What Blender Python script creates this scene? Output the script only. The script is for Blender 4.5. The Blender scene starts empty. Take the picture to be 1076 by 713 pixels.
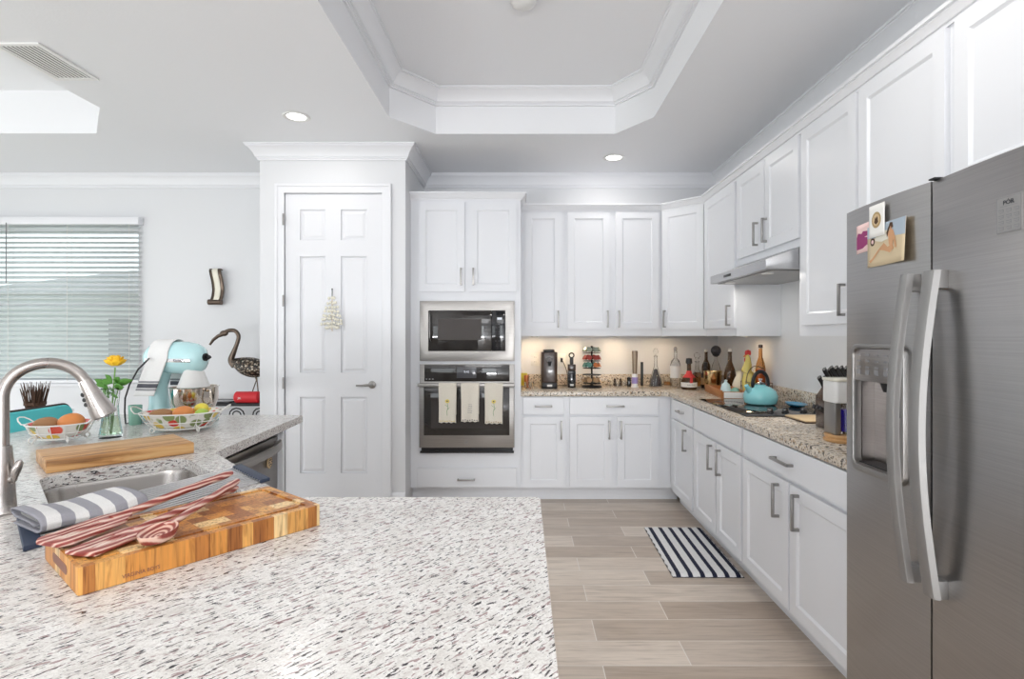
import bpy, bmesh, math, random
from mathutils import Vector, Matrix
from mathutils.geometry import interpolate_bezier
R = math.radians
rnd = random.Random(7)
scn = bpy.context.scene
COL = scn.collection
# ------------------------------------------------------------------ camera
F, VX, VY, EYE = 570.0, 550.0, 352.8, 1.372
cam_d = bpy.data.cameras.new('camera')
cam = bpy.data.objects.new('camera', cam_d); COL.objects.link(cam)
cam.location = (0, 0, EYE); cam.rotation_euler = (R(90), 0, 0)
cam_d.sensor_width = 36; cam_d.lens = F / 1076 * 36
cam_d.shift_x = -(VX - 538) / 1076; cam_d.shift_y = (VY - 356.5) / 1076
cam_d.clip_start = .02
scn.camera = cam
# ------------------------------------------------------------------ look
vs = scn.view_settings
vs.view_transform = 'Standard'; vs.look = 'None'; vs.gamma = 1; vs.use_curve_mapping = False
vs.exposure = -0.12
# ------------------------------------------------------------------ world
w = bpy.data.worlds.new('sky'); scn.world = w; w.use_nodes = True
nt = w.node_tree; nt.nodes.clear()
wo = nt.nodes.new('ShaderNodeOutputWorld'); bg = nt.nodes.new('ShaderNodeBackground')
tc = nt.nodes.new('ShaderNodeTexCoord'); sx = nt.nodes.new('ShaderNodeSeparateXYZ')
rp = nt.nodes.new('ShaderNodeValToRGB')
rp.color_ramp.elements[0].position = .45; rp.color_ramp.elements[0].color = (.60, .68, .62, 1)
rp.color_ramp.elements[1].position = .6; rp.color_ramp.elements[1].color = (.85, .93, 1, 1)
mm = nt.nodes.new('ShaderNodeMath'); mm.operation = 'MULTIPLY_ADD'; mm.inputs[1].default_value = .5; mm.inputs[2].default_value = .5
nt.links.new(tc.outputs['Generated'], sx.inputs[0]); nt.links.new(sx.outputs['Z'], mm.inputs[0])
nt.links.new(mm.outputs[0], rp.inputs[0]); nt.links.new(rp.outputs[0], bg.inputs[0]); nt.links.new(bg.outputs[0], wo.inputs[0])
bg.inputs[1].default_value = 1.3
# ------------------------------------------------------------------ daylight through the openings, plus added fill lamps
def area(name, loc, rot, sx_, sy_, power, col=(1, 1, 1), spread=180):
    d = bpy.data.lights.new(name, 'AREA'); d.shape = 'RECTANGLE'; d.size = sx_; d.size_y = sy_
    d.energy = power; d.color = col; d.spread = R(spread)
    o = bpy.data.objects.new(name, d); COL.objects.link(o); o.location = loc; o.rotation_euler = rot
    return o
area('daylight_front_doors', (-4.15, -4.85, 1.35), (R(90), 0, 0), 2.9, 2.4, 48, (.93, .97, 1))
area('bounce_fill_front', (-4.15, -4.75, .25), (R(125), 0, R(-25)), 2.9, .4, 120, (.97, .98, 1))  # added upward lamp standing in for bounced daylight, lifts the ceiling
area('aisle_fill_right', (.95, -4.85, 1.35), (R(90), 0, 0), 1.5, 2.4, 55, (.93, .97, 1))  # added lamp at an added opening, brightens aisle floor and lower cabinets
area('bounce_fill_right', (.95, -4.75, .25), (R(133), 0, 0), 1.5, .4, 125, (.97, .98, 1))  # added upward fill at the right opening, brightens the kitchen ceiling
area('fill_behind_camera', (.1, -1.1, 2.80), (R(15), 0, 0), 2.6, 1.6, 50, (.98, .99, 1))  # added general fill behind the camera, no fixture there
area('daylight_left_doors', (-6.05, 1.6, 1.35), (R(90), 0, R(-90)), 5.2, 2.4, 32, (.95, .98, 1))
area('bounce_fill_left', (-6.0, 1.6, .25), (R(122), 0, R(-90)), 5.2, .4, 36, (.97, .98, 1))  # added upward fill on the left, brightens the nook ceiling
area('daylight_back_window', (-4.6, 5.5, 1.7), (R(-90), 0, 0), 2.0, 1.5, 4, (.97, 1, 1))
cl = bpy.data.lights.new('nook_tray_fill', 'POINT'); cl.energy = 9; cl.shadow_soft_size = .18; cl.color = (1, .98, .95)  # added point fill to brighten the nook tray, no chandelier hangs there
co = bpy.data.objects.new('nook_tray_fill', cl); COL.objects.link(co); co.location = (-4.3, 2.2, 2.35)
EXTRA = []

# ================================================================== materials
M = {}
def newmat(name):
    m = bpy.data.materials.new(name); m.use_nodes = True
    n = m.node_tree; b = n.nodes['Principled BSDF']
    M[name] = m
    return m, n, b
def mat(name, c, rough=.5, metal=0, spec=.5, trans=0, ior=1.45, emit=None, es=0, coat=0, alpha=1):
    m, n, b = newmat(name)
    b.inputs['Base Color'].default_value = (*c, 1); b.inputs['Roughness'].default_value = rough
    b.inputs['Metallic'].default_value = metal; b.inputs['Specular IOR Level'].default_value = spec
    b.inputs['Transmission Weight'].default_value = trans; b.inputs['IOR'].default_value = ior
    b.inputs['Coat Weight'].default_value = coat; b.inputs['Alpha'].default_value = alpha
    if emit: b.inputs['Emission Color'].default_value = (*emit, 1); b.inputs['Emission Strength'].default_value = es
    # faint procedural variation so no surface is dead flat
    if trans == 0 and not emit:
        t = n.nodes.new('ShaderNodeTexCoord'); z = n.nodes.new('ShaderNodeTexNoise'); z.inputs['Scale'].default_value = 9
        r = n.nodes.new('ShaderNodeMapRange'); r.inputs[3].default_value = max(0, rough - .03); r.inputs[4].default_value = min(1, rough + .03)
        n.links.new(t.outputs['Object'], z.inputs['Vector']); n.links.new(z.outputs['Fac'], r.inputs[0]); n.links.new(r.outputs[0], b.inputs['Roughness'])
    return m
def lk(n, a, b): n.links.new(a, b)
def coords(n, scale=(1, 1, 1), rot=(0, 0, 0), loc=(0, 0, 0), kind='Object'):
    t = n.nodes.new('ShaderNodeTexCoord'); mp = n.nodes.new('ShaderNodeMapping')
    mp.inputs['Scale'].default_value = scale; mp.inputs['Location'].default_value = loc; src = t.outputs[kind]
    if any(rot):
        m0 = n.nodes.new('ShaderNodeMapping'); m0.inputs['Rotation'].default_value = rot; lk(n, src, m0.inputs[0]); src = m0.outputs[0]
    lk(n, src, mp.inputs[0]); return mp.outputs[0]
def noise(n, vec, scale, detail=3, rough=.5, dist=0):
    z = n.nodes.new('ShaderNodeTexNoise'); z.inputs['Scale'].default_value = scale; z.inputs['Detail'].default_value = detail
    z.inputs['Roughness'].default_value = rough; z.inputs['Distortion'].default_value = dist; lk(n, vec, z.inputs['Vector']); return z.outputs['Fac']
def ramp(n, fac, stops, interp='LINEAR'):
    r = n.nodes.new('ShaderNodeValToRGB'); cr = r.color_ramp; cr.interpolation = interp
    while len(cr.elements) < len(stops): cr.elements.new(.5)
    for e, (p, c) in zip(cr.elements, stops):
        e.position = p; e.color = (*c, 1) if isinstance(c, tuple) else (c, c, c, 1)
    lk(n, fac, r.inputs[0]); return r.outputs[0]
def mix(n, fac, a, b, mode='MIX'):
    x = n.nodes.new('ShaderNodeMix'); x.data_type = 'RGBA'; x.blend_type = mode
    for s, v in ((x.inputs[0], fac), (x.inputs[6], a), (x.inputs[7], b)):
        if isinstance(v, tuple): s.default_value = (*v, 1)
        elif isinstance(v, (int, float)): s.default_value = v
        else: lk(n, v, s)
    return x.outputs[2]
def math_(n, op, a, b=None):
    x = n.nodes.new('ShaderNodeMath'); x.operation = op
    for s, v in ((x.inputs[0], a), (x.inputs[1], b)):
        if v is None: continue
        if isinstance(v, (int, float)): s.default_value = v
        else: lk(n, v, s)
    return x.outputs[0]
def bump(n, b, fac, strength=.2, dist=.002):
    x = n.nodes.new('ShaderNodeBump'); x.inputs['Strength'].default_value = strength; x.inputs['Distance'].default_value = dist
    lk(n, fac, x.inputs['Height']); lk(n, x.outputs[0], b.inputs['Normal'])

# painted walls and ceiling
for nm, c, s in (('wall_paint', (.73, .74, .76), .12), ('ceiling_paint', (.85, .86, .885), .3), ('trim_paint', (.81, .82, .85), .02)):
    m, n, b = newmat(nm); b.inputs['Base Color'].default_value = (*c, 1); b.inputs['Roughness'].default_value = .45 if nm != 'trim_paint' else .35
    v = coords(n); bump(n, b, noise(n, v, 55, 4, .6), s, .003)
mat('cabinet_white', (.80, .815, .85), .32)
mat('door_white', (.79, .80, .83), .35)
mat('nickel', (.36, .35, .34), .36, 1)
mat('rod_steel', (.62, .62, .63), .3, 1)
mat('chrome', (.75, .75, .76), .12, 1)
mat('black_plastic', (.018, .018, .02), .35)
mat('black_gloss', (.012, .012, .014), .06, spec=.6)
mat('dark_glass', (.022, .019, .017), .03, spec=.8)
mat('oven_window', (.05, .042, .038), .05, spec=.8)
mat('white_plastic', (.82, .82, .81), .35)
mat('wood_handle_edge', (.25, .10, .07), .45)
mat('clear_glass', (.97, .98, .98), .02, trans=1, ior=1.35)
mat('amber_glass', (.75, .36, .10), .03, trans=1)
mat('brown_glass', (.16, .07, .02), .05, trans=.75)
mat('dark_bottle', (.03, .02, .015), .06, trans=.3)
mat('smoke_glass', (.12, .11, .13), .05, trans=.7)
mat('green_glass', (.25, .45, .25), .05, trans=.6)
mat('vase_water', (.75, .92, .72), .03, trans=1, ior=1.33)
mat('blue_liquid', (.05, .03, .5), .1, trans=.4)
mat('aqua_enamel', (.52, .80, .83), .12, coat=.6)
mat('kettle_enamel', (.26, .66, .70), .08, coat=.8)
mat('teal_fabric', (.10, .60, .63), .6)
mat('bronze', (.13, .10, .08), .3, 1)
mat('blackened_steel', (.03, .03, .032), .45, .6)
mat('red_plastic', (.62, .02, .03), .35)
mat('rose_yellow', (.98, .60, .03), .5)
mat('leaf_green', (.10, .28, .05), .5)
mat('stem_green', (.16, .33, .08), .5)
mat('twig_brown', (.07, .035, .02), .8)
mat('bread_brown', (.38, .20, .09), .6)
mat('orange_fruit', (.72, .27, .08), .5)
mat('lemon_yellow', (.80, .68, .08), .4)
mat('lime_green', (.38, .55, .08), .4)
mat('cream_ceramic', (.80, .77, .66), .2, coat=.4)
mat('yellow_ceramic', (.80, .66, .18), .25, coat=.4)
mat('red_paint', (.65, .05, .05), .35)
mat('gold_metal', (.70, .52, .28), .2, 1)
mat('taupe_metal', (.30, .23, .17), .3, .8)
mat('wire_white', (.84, .83, .80), .35)
mat('label_white', (.85, .84, .80), .6)
mat('label_purple', (.38, .30, .62), .5)
mat('paper', (.86, .85, .82), .7)
mat('ink_dark', (.05, .05, .06), .6)
mat('ink_gray', (.25, .25, .26), .6)
mat('ink_white', (.85, .86, .88), .5)
mat('navy_silicone', (.035, .05, .09), .55)
mat('fabric_white', (.82, .82, .81), .85)
mat('coffee_brown', (.055, .032, .024), .25, coat=.4)
mat('copper_band', (.35, .17, .10), .25, 1)
mat('pod_green', (.30, .36, .30), .3, .6)
mat('pod_red', (.38, .07, .06), .3, .5)
mat('pod_teal', (.12, .30, .27), .3, .5)
mat('pod_orange', (.65, .22, .08), .3, .5)
mat('pod_gold', (.50, .33, .18), .3, .5)
mat('blue_ceramic', (.06, .28, .48), .15, coat=.5)
mat('light_aqua', (.62, .80, .82), .2, coat=.4)
mat('sage_green', (.25, .50, .40), .25, coat=.4)
mat('maple', (.62, .36, .16), .4)
mat('tray_wood', (.42, .17, .055), .4)
mat('cork_tan', (.62, .46, .27), .6)
mat('skin_print', (.62, .34, .18), .7)
mat('sand_print', (.66, .54, .36), .7)
mat('sea_print', (.42, .50, .58), .7)
mat('pink_print', (.86, .62, .60), .7)
mat('plum_print', (.30, .04, .16), .7)
mat('gold_print', (.42, .30, .14), .6)
mat('hair_print', (.08, .04, .02), .7)
mat('screen_glow', (.1, .1, .1), .2, emit=(.8, .85, .95), es=.9)
mat('display_panel', (.09, .09, .10), .1)
mat('lamp_lens', (1, 1, 1), .3, emit=(1, .97, .92), es=5)
mat('lamp_trim', (.80, .80, .79), .4)
mat('vent_white', (.86, .86, .85), .4)
mat('vent_dark', (.09, .09, .09), .7)
mat('grass', (.14, .27, .08), .9)
mat('hedge_green', (.06, .15, .04), .9)
mat('stucco', (.42, .44, .44), .8)
mat('roof_grey', (.20, .20, .21), .8)
mat('pane_dark', (.04, .05, .06), .1)
mat('cushion_floral_red', (.70, .06, .04), .4)
mat('trim_dark_brown', (.05, .025, .02), .5)
mat('stone_mosaic', (.2, .16, .12), .3)

# window glass: a real thin pane
m, n, b = newmat('window_glass'); b.inputs['Transmission Weight'].default_value = 1; b.inputs['Roughness'].default_value = 0
b.inputs['IOR'].default_value = 1.05; b.inputs['Base Color'].default_value = (.96, .99, .98, 1)
# translucent blind slats
m, n, b = newmat('blind_white'); b.inputs['Base Color'].default_value = (.72, .77, .77, 1); b.inputs['Roughness'].default_value = .4
tr = n.nodes.new('ShaderNodeBsdfTranslucent'); tr.inputs[0].default_value = (.8, .88, .86, 1); ms = n.nodes.new('ShaderNodeMixShader'); ms.inputs[0].default_value = .08
out = n.nodes['Material Output']; lk(n, b.outputs[0], ms.inputs[1]); lk(n, tr.outputs[0], ms.inputs[2]); lk(n, ms.outputs[0], out.inputs[0])

# brushed stainless, streaks along an axis
def steel(name, c, rough, sc, tone=.12, bp=.06):
    m, n, b = newmat(name); b.inputs['Metallic'].default_value = 1
    v = coords(n, sc); f = noise(n, v, 1, 3, .6)
    lk(n, ramp(n, f, [(.3, tuple(x * (1 - tone) for x in c)), (.7, tuple(min(1, x * (1 + tone)) for x in c))]), b.inputs['Base Color'])
    r = n.nodes.new('ShaderNodeMapRange'); r.inputs[3].default_value = rough - .05; r.inputs[4].default_value = rough + .07
    lk(n, f, r.inputs[0]); lk(n, r.outputs[0], b.inputs['Roughness'])
    if bp: bump(n, b, noise(n, v, 2.5, 2), bp, .0006)
steel('fridge_steel', (.40, .39, .385), .3, (3, 3, 300), .07)
steel('oven_steel', (.36, .345, .33), .36, (5, 5, 380))
steel('hood_steel', (.56, .56, .57), .3, (5, 300, 300))
steel('sink_steel', (.42, .40, .38), .26, (3, 3, 3), .03, 0)
steel('faucet_steel', (.44, .41, .39), .26, (3, 3, 3), .03, 0)
steel('handle_steel', (.36, .355, .35), .55, (4, 4, 4), .03, 0)
steel('bowl_steel', (.62, .56, .50), .12, (10, 10, 60), .05)
steel('dishwasher_steel', (.33, .31, .30), .3, (6, 6, 380))

# granite
def granite(name, base, vein, dark, sc_long, sc_short, rot, lo, hi, warm=None):
    m, n, b = newmat(name); b.inputs['Roughness'].default_value = .2; b.inputs['Specular IOR Level'].default_value = .4
    v = coords(n, (sc_long, sc_short, sc_short), (0, 0, rot))
    v2 = coords(n)
    cloud = noise(n, v2, 14, 4, .6); c = ramp(n, cloud, [(.3, base), (.7, vein)])
    fine = noise(n, v2, 260, 2, .7); c = mix(n, ramp(n, fine, [(.42, 0.0), (.62, .35)]), c, (.42, .38, .35))
    s1 = noise(n, v, 1, 3, .62, .35); c = mix(n, ramp(n, s1, [(lo, 0.0), (hi, 1.0)]), c, dark)
    vv = coords(n, (sc_long * .85, sc_short * .85, sc_short * .85), (0, 0, rot + .12), (3, 7, 1))
    s2 = noise(n, vv, 1, 2, .5, .5); c = mix(n, ramp(n, s2, [(lo + .03, 0.0), (hi + .03, .8)]), c, warm or (.28, .17, .17))
    g = noise(n, coords(n, (sc_long * .5, sc_short * .35, sc_short * .35), (0, 0, rot)), 1, 3, .6)
    c = mix(n, ramp(n, g, [(.50, 0.0), (.68, .40)]), c, (.50, .46, .43))
    lk(n, c, b.inputs['Base Color'])
granite('granite_peninsula', (.93, .92, .90), (.78, .76, .73), (.035, .03, .035), 52, 185, R(-50), .575, .605)
granite('granite_counter', (.82, .74, .62), (.60, .52, .42), (.03, .027, .027), 62, 85, R(20), .56, .585, (.36, .24, .13))

# floor of long wood-look tiles laid along x
m, n, b = newmat('floor_tile'); b.inputs['Roughness'].default_value = .32
v = coords(n, (1, 1, 1), (0, 0, 0), (0.30, -.063 + 3 * .183, 0))
bt = n.nodes.new('ShaderNodeTexBrick'); bt.offset = .37; bt.offset_frequency = 2
for k, x in (('Scale', 1), ('Mortar Size', .0022), ('Mortar Smooth', .1), ('Bias', 0), ('Brick Width', 1.0), ('Row Height', .183)): bt.inputs[k].default_value = x
bt.inputs['Color1'].default_value = (.76, .675, .59, 1); bt.inputs['Color2'].default_value = (.47, .38, .305, 1); bt.inputs['Mortar'].default_value = (.78, .74, .69, 1)
lk(n, v, bt.inputs['Vector'])
g = noise(n, coords(n, (2.2, 45, 1)), 1.4, 5, .65, .6)
c = mix(n, .75, bt.outputs['Color'], ramp(n, g, [(.3, (.62, .60, .58)), (.5, (.95, .95, .95)), (.72, (1, 1, 1))]), 'MULTIPLY')
g2 = noise(n, coords(n, (1.1, 6, 1)), 2.0, 3, .6, 1.2)
c = mix(n, .5, c, ramp(n, g2, [(.35, (.78, .75, .72)), (.6, (1.05, 1.04, 1.03))]), 'MULTIPLY')
c = mix(n, bt.outputs['Fac'], c, (.78, .74, .69))
lk(n, c, b.inputs['Base Color'])

# end-grain block board
m, n, b = newmat('block_board'); b.inputs['Roughness'].default_value = .42
v = coords(n); sp = n.nodes.new('ShaderNodeSeparateXYZ'); lk(n, v, sp.inputs[0])
wx = noise(n, coords(n, (3, .01, .01)), 4, 1); xx = math_(n, 'MULTIPLY_ADD', wx, .09); n.nodes[-1].inputs[2].default_value = 0
xs = math_(n, 'ADD', sp.outputs[0], xx)
fx = math_(n, 'FLOOR', math_(n, 'MULTIPLY', xs, 34)); fy = math_(n, 'FLOOR', math_(n, 'MULTIPLY', sp.outputs[1], 26))
cb = n.nodes.new('ShaderNodeCombineXYZ'); lk(n, fx, cb.inputs[0]); lk(n, fy, cb.inputs[1])
wn = n.nodes.new('ShaderNodeTexWhiteNoise'); wn.noise_dimensions = '3D'; lk(n, cb.outputs[0], wn.inputs['Vector'])
c = ramp(n, wn.outputs['Value'], [(0, (.36, .13, .03)), (.2, (.62, .27, .06)), (.38, (.46, .18, .04)), (.55, (.72, .38, .11)), (.7, (.52, .23, .06)), (.80, (.85, .62, .32))], 'CONSTANT')
gr = noise(n, coords(n, (170, 120, 7)), 1, 3, .6, .8)
c = mix(n, .85, c, ramp(n, gr, [(.32, (.42, .32, .25)), (.46, (.95, .93, .9)), (.7, (1.2, 1.15, 1.05))]), 'MULTIPLY')
g3 = noise(n, coords(n, (40, 60, 5)), 1, 2, .5, 2.5)
c = mix(n, .6, c, ramp(n, g3, [(.36, (.6, .5, .42)), (.46, (1, 1, 1))]), 'MULTIPLY')
lk(n, c, b.inputs['Base Color'])
# long-grain board
m, n, b = newmat('grain_board'); b.inputs['Roughness'].default_value = .45
g = noise(n, coords(n, (2.2, 36, 30)), 1.3, 4, .6, 1.0)
lk(n, ramp(n, g, [(.3, (.16, .065, .02)), (.43, (.46, .22, .07)), (.54, (.66, .37, .15)), (.66, (.72, .47, .22))]), b.inputs['Base Color'])
# layered pink and dark wood of the utensils
m, n, b = newmat('layered_wood'); b.inputs['Roughness'].default_value = .4
wv = n.nodes.new('ShaderNodeTexWave'); wv.wave_type = 'BANDS'; wv.bands_direction = 'DIAGONAL'; wv.inputs['Scale'].default_value = 21; wv.inputs['Distortion'].default_value = 7.0; wv.inputs['Detail'].default_value = 2; wv.inputs['Detail Scale'].default_value = .9
lk(n, coords(n, (.35, 1.3, 2.2)), wv.inputs['Vector'])
c = ramp(n, wv.outputs['Fac'], [(.12, (.25, .04, .03)), (.4, (.46, .13, .10)), (.65, (.52, .24, .20)), (.92, (.78, .58, .50))])
lk(n, c, b.inputs['Base Color'])
# rings of the layered wood inside the spoon bowl
m, n, b = newmat('ringed_wood'); b.inputs['Roughness'].default_value = .4
wv = n.nodes.new('ShaderNodeTexWave'); wv.wave_type = 'RINGS'; wv.rings_direction = 'Z'; wv.inputs['Scale'].default_value = 34; wv.inputs['Distortion'].default_value = .8
lk(n, coords(n, (.75, 1.2, .2)), wv.inputs['Vector'])
lk(n, ramp(n, wv.outputs['Fac'], [(.2, (.27, .05, .04)), (.5, (.46, .17, .13)), (.85, (.76, .52, .42))]), b.inputs['Base Color'])

# striped cloths: bands in local coordinates
def striped(name, base, stripes, axis=0, rough=.9, weave=900, speck=None):
    """stripes: list of (lo, hi, colour) along the local axis"""
    m, n, b = newmat(name); b.inputs['Roughness'].default_value = rough
    sp = n.nodes.new('ShaderNodeSeparateXYZ'); lk(n, coords(n), sp.inputs[0]); a = sp.outputs[axis]
    c = base
    for lo, hi, col in stripes:
        f = math_(n, 'MULTIPLY', math_(n, 'GREATER_THAN', a, lo), math_(n, 'LESS_THAN', a, hi)); c = mix(n, f, c, col)
    wv = noise(n, coords(n), weave, 1)
    c = mix(n, .5, c, ramp(n, wv, [(.35, (.72, .72, .74)), (.6, (1, 1, 1))]), 'MULTIPLY')
    lk(n, c, b.inputs['Base Color']); bump(n, b, wv, .35, .001)
    return m
gy = (.36, .36, .40)
striped('cloth_grey_stripe', (.84, .84, .83), [(x - .013, x + .013, gy) for x in (-.105, -.052, .0, .052, .100)], 0, weave=700)
nv = (.012, .016, .045)
striped('mat_navy_stripe', (.80, .80, .80), [(x - .014, x + .014, nv) for x in (-.168, -.099, -.03, .039, .108, .172)], 0, weave=260)
striped('cloth_mixer', (.86, .86, .85), [(1.012 - 1, .022, (.28, .28, .30)), (.026, .048, (.10, .10, .12)), (.052, .062, (.28, .28, .30))], 2)
striped('cloth_cream', (.80, .75, .65), [], 0, weave=700)

# painted flowers on a white bowl
m, n, b = newmat('floral_ceramic'); b.inputs['Roughness'].default_value = .2; b.inputs['Coat Weight'].default_value = .4
vo = n.nodes.new('ShaderNodeTexVoronoi'); vo.inputs['Scale'].default_value = 21; lk(n, coords(n), vo.inputs['Vector'])
sc = n.nodes.new('ShaderNodeSeparateColor'); lk(n, vo.outputs['Color'], sc.inputs[0])
fc = ramp(n, sc.outputs[0], [(0, (.68, .05, .03)), (.35, (.85, .60, .08)), (.6, (.75, .10, .06)), (.75, (.25, .32, .12))], 'CONSTANT')
lk(n, mix(n, ramp(n, vo.outputs['Distance'], [(.50, 1.0), (.58, 0.0)]), (.84, .82, .76), fc), b.inputs['Base Color'])
# pebbled metal body of the bird
m, n, b = newmat('pebbled_bronze'); b.inputs['Roughness'].default_value = .3; b.inputs['Metallic'].default_value = .4
vo = n.nodes.new('ShaderNodeTexVoronoi'); vo.inputs['Scale'].default_value = 55; lk(n, coords(n), vo.inputs['Vector'])
sc = n.nodes.new('ShaderNodeSeparateColor'); lk(n, vo.outputs['Color'], sc.inputs[0])
lk(n, mix(n, ramp(n, vo.outputs['Distance'], [(.4, 0.0), (.55, 1.0)]), ramp(n, sc.outputs[0], [(0, (.10, .07, .05)), (.4, (.26, .20, .14)), (.7, (.5, .44, .36))], 'CONSTANT'), (.02, .018, .016)), b.inputs['Base Color'])

# ================================================================== mesh tools
class MB:
    def __init__(s): s.bm = bmesh.new()
    def _add(s, b2, mtx=None):
        if mtx is not None: bmesh.ops.transform(b2, matrix=mtx, verts=b2.verts)
        me = bpy.data.meshes.new('t'); b2.to_mesh(me); s.bm.from_mesh(me); bpy.data.meshes.remove(me); b2.free(); return s
    def box(s, x0, x1, y0, y1, z0, z1, bev=0, seg=2, mtx=None):
        b = bmesh.new(); bmesh.ops.create_cube(b, size=1)
        for v in b.verts:
            v.co = Vector(((x0 + x1) / 2 + v.co.x * (x1 - x0), (y0 + y1) / 2 + v.co.y * (y1 - y0), (z0 + z1) / 2 + v.co.z * (z1 - z0)))
        if bev: bmesh.ops.bevel(b, geom=b.edges[:], offset=bev, segments=seg, profile=.5, affect='EDGES')
        return s._add(b, mtx)
    def lathe(s, prof, seg=24, c=(0, 0, 0), mtx=None, sx=1, sy=1):
        b = bmesh.new(); rings = []
        for r, z in prof:
            if r < 1e-6: rings.append([b.verts.new((0, 0, z))])
            else: rings.append([b.verts.new((r * sx * math.cos(2 * math.pi * i / seg), r * sy * math.sin(2 * math.pi * i / seg), z)) for i in range(seg)])
        for a, c2 in zip(rings, rings[1:]):
            for i in range(seg):
                j = (i + 1) % seg
                if len(a) == 1 and len(c2) == 1: continue
                if len(a) == 1: b.faces.new((a[0], c2[j], c2[i]))
                elif len(c2) == 1: b.faces.new((a[i], a[j], c2[0]))
                else: b.faces.new((a[i], a[j], c2[j], c2[i]))
        bmesh.ops.recalc_face_normals(b, faces=b.faces)
        bmesh.ops.translate(b, verts=b.verts, vec=c)
        return s._add(b, mtx)
    def tube(s, pts, r, seg=10, cap=True, sy=1.0, up=None):
        pts = [Vector(p) for p in pts]; rs = r if isinstance(r, (list, tuple)) else [r] * len(pts)
        b = bmesh.new(); T = []
        for i in range(len(pts)):
            d = (pts[min(i + 1, len(pts) - 1)] - pts[max(i - 1, 0)]); T.append(d.normalized())
        u = Vector(up) if up else (Vector((0, 0, 1)) if abs(T[0].z) < .9 else Vector((1, 0, 0)))
        nrm = (u - T[0] * u.dot(T[0])).normalized(); rings = []
        for i, p in enumerate(pts):
            nrm = (nrm - T[i] * nrm.dot(T[i])).normalized(); bi = T[i].cross(nrm)
            rings.append([b.verts.new(p + (nrm * math.cos(2 * math.pi * k / seg) * sy + bi * math.sin(2 * math.pi * k / seg)) * rs[i]) for k in range(seg)])
        for a, c2 in zip(rings, rings[1:]):
            for i in range(seg): j = (i + 1) % seg; b.faces.new((a[i], a[j], c2[j], c2[i]))
        if cap: b.faces.new(rings[0][::-1]); b.faces.new(rings[-1])
        bmesh.ops.recalc_face_normals(b, faces=b.faces)
        return s._add(b)
    def sphere(s, c, r, sc=(1, 1, 1), u=16, v=10, mtx=None):
        b = bmesh.new(); bmesh.ops.create_uvsphere(b, u_segments=u, v_segments=v, radius=r)
        for q in b.verts: q.co = Vector((c[0] + q.co.x * sc[0], c[1] + q.co.y * sc[1], c[2] + q.co.z * sc[2]))
        return s._add(b, mtx)
    def cyl(s, a, c2, r, seg=20, r2=None): return s.tube([a, c2], [r, r if r2 is None else r2], seg)
    def prism(s, outer, holes=(), t0=0, t1=1, fn=None, bev=0):
        """outer/holes: 2D loops; extruded t0..t1; fn maps (u,v,t) to a point"""
        fn = fn or (lambda u, v, t: (u, v, t))
        b = bmesh.new(); LV = []
        for t in (t0, t1):
            es = []; acc = []
            for loop in [outer] + list(holes):
                vs_ = [b.verts.new((p[0], p[1], t)) for p in loop]; acc += vs_
                es += [b.edges.new((vs_[i], vs_[(i + 1) % len(vs_)])) for i in range(len(vs_))]
            if holes: bmesh.ops.triangle_fill(b, use_beauty=True, edges=es)
            else: b.faces.new(vs_)
            LV.append(acc)
        k = 0; lo, hi = LV
        for loop in [outer] + list(holes):
            n_ = len(loop)
            for i in range(n_):
                j = (i + 1) % n_
                try: b.faces.new((lo[k + i], lo[k + j], hi[k + j], hi[k + i]))
                except ValueError: pass
            k += n_
        bmesh.ops.recalc_face_normals(b, faces=b.faces)
        if bev:
            es = [e for e in b.edges if len(e.link_faces) == 2 and e.calc_face_angle(0) > 1.0 and abs(e.verts[0].co.z - e.verts[1].co.z) < 1e-9]
            bmesh.ops.bevel(b, geom=es, offset=bev, segments=2, profile=.5, affect='EDGES')
        for v in b.verts: v.co = Vector(fn(*v.co))
        bmesh.ops.recalc_face_normals(b, faces=b.faces)
        return s._add(b)
    def sweep(s, prof, path, closed=False, side=1):
        """prof: closed loop of (d, z); d is measured to the left of the path (side=1)"""
        n_ = len(path); b = bmesh.new(); P = [Vector((p[0], p[1], 0)) for p in path]; rings = []
        def nl(a, c2): d = (c2 - a).normalized(); return Vector((-d.y, d.x, 0)) * side
        for i in range(n_):
            if closed: n1 = nl(P[i - 1], P[i]); n2 = nl(P[i], P[(i + 1) % n_])
            else:
                n1 = nl(P[i - 1], P[i]) if i else nl(P[0], P[1]); n2 = nl(P[i], P[i + 1]) if i < n_ - 1 else n1
            mdir = (n1 + n2); mdir = mdir / (mdir.length_squared / 2) if mdir.length > 1e-6 else n1
            rings.append([b.verts.new(P[i] + mdir * d + Vector((0, 0, z))) for d, z in prof])
        k = len(prof)
        for i in range(n_ if closed else n_ - 1):
            a, c2 = rings[i], rings[(i + 1) % n_]
            for q in range(k): j = (q + 1) % k; b.faces.new((a[q], a[j], c2[j], c2[q]))
        if not closed: b.faces.new(rings[0]); b.faces.new(rings[-1][::-1])
        bmesh.ops.recalc_face_normals(b, faces=b.faces)
        return s._add(b)
    def grid(s, nu, nv, fn):
        b = bmesh.new(); V = [[b.verts.new(fn(i / nu, j / nv)) for j in range(nv + 1)] for i in range(nu + 1)]
        for i in range(nu):
            for j in range(nv): b.faces.new((V[i][j], V[i + 1][j], V[i + 1][j + 1], V[i][j + 1]))
        return s._add(b)
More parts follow.
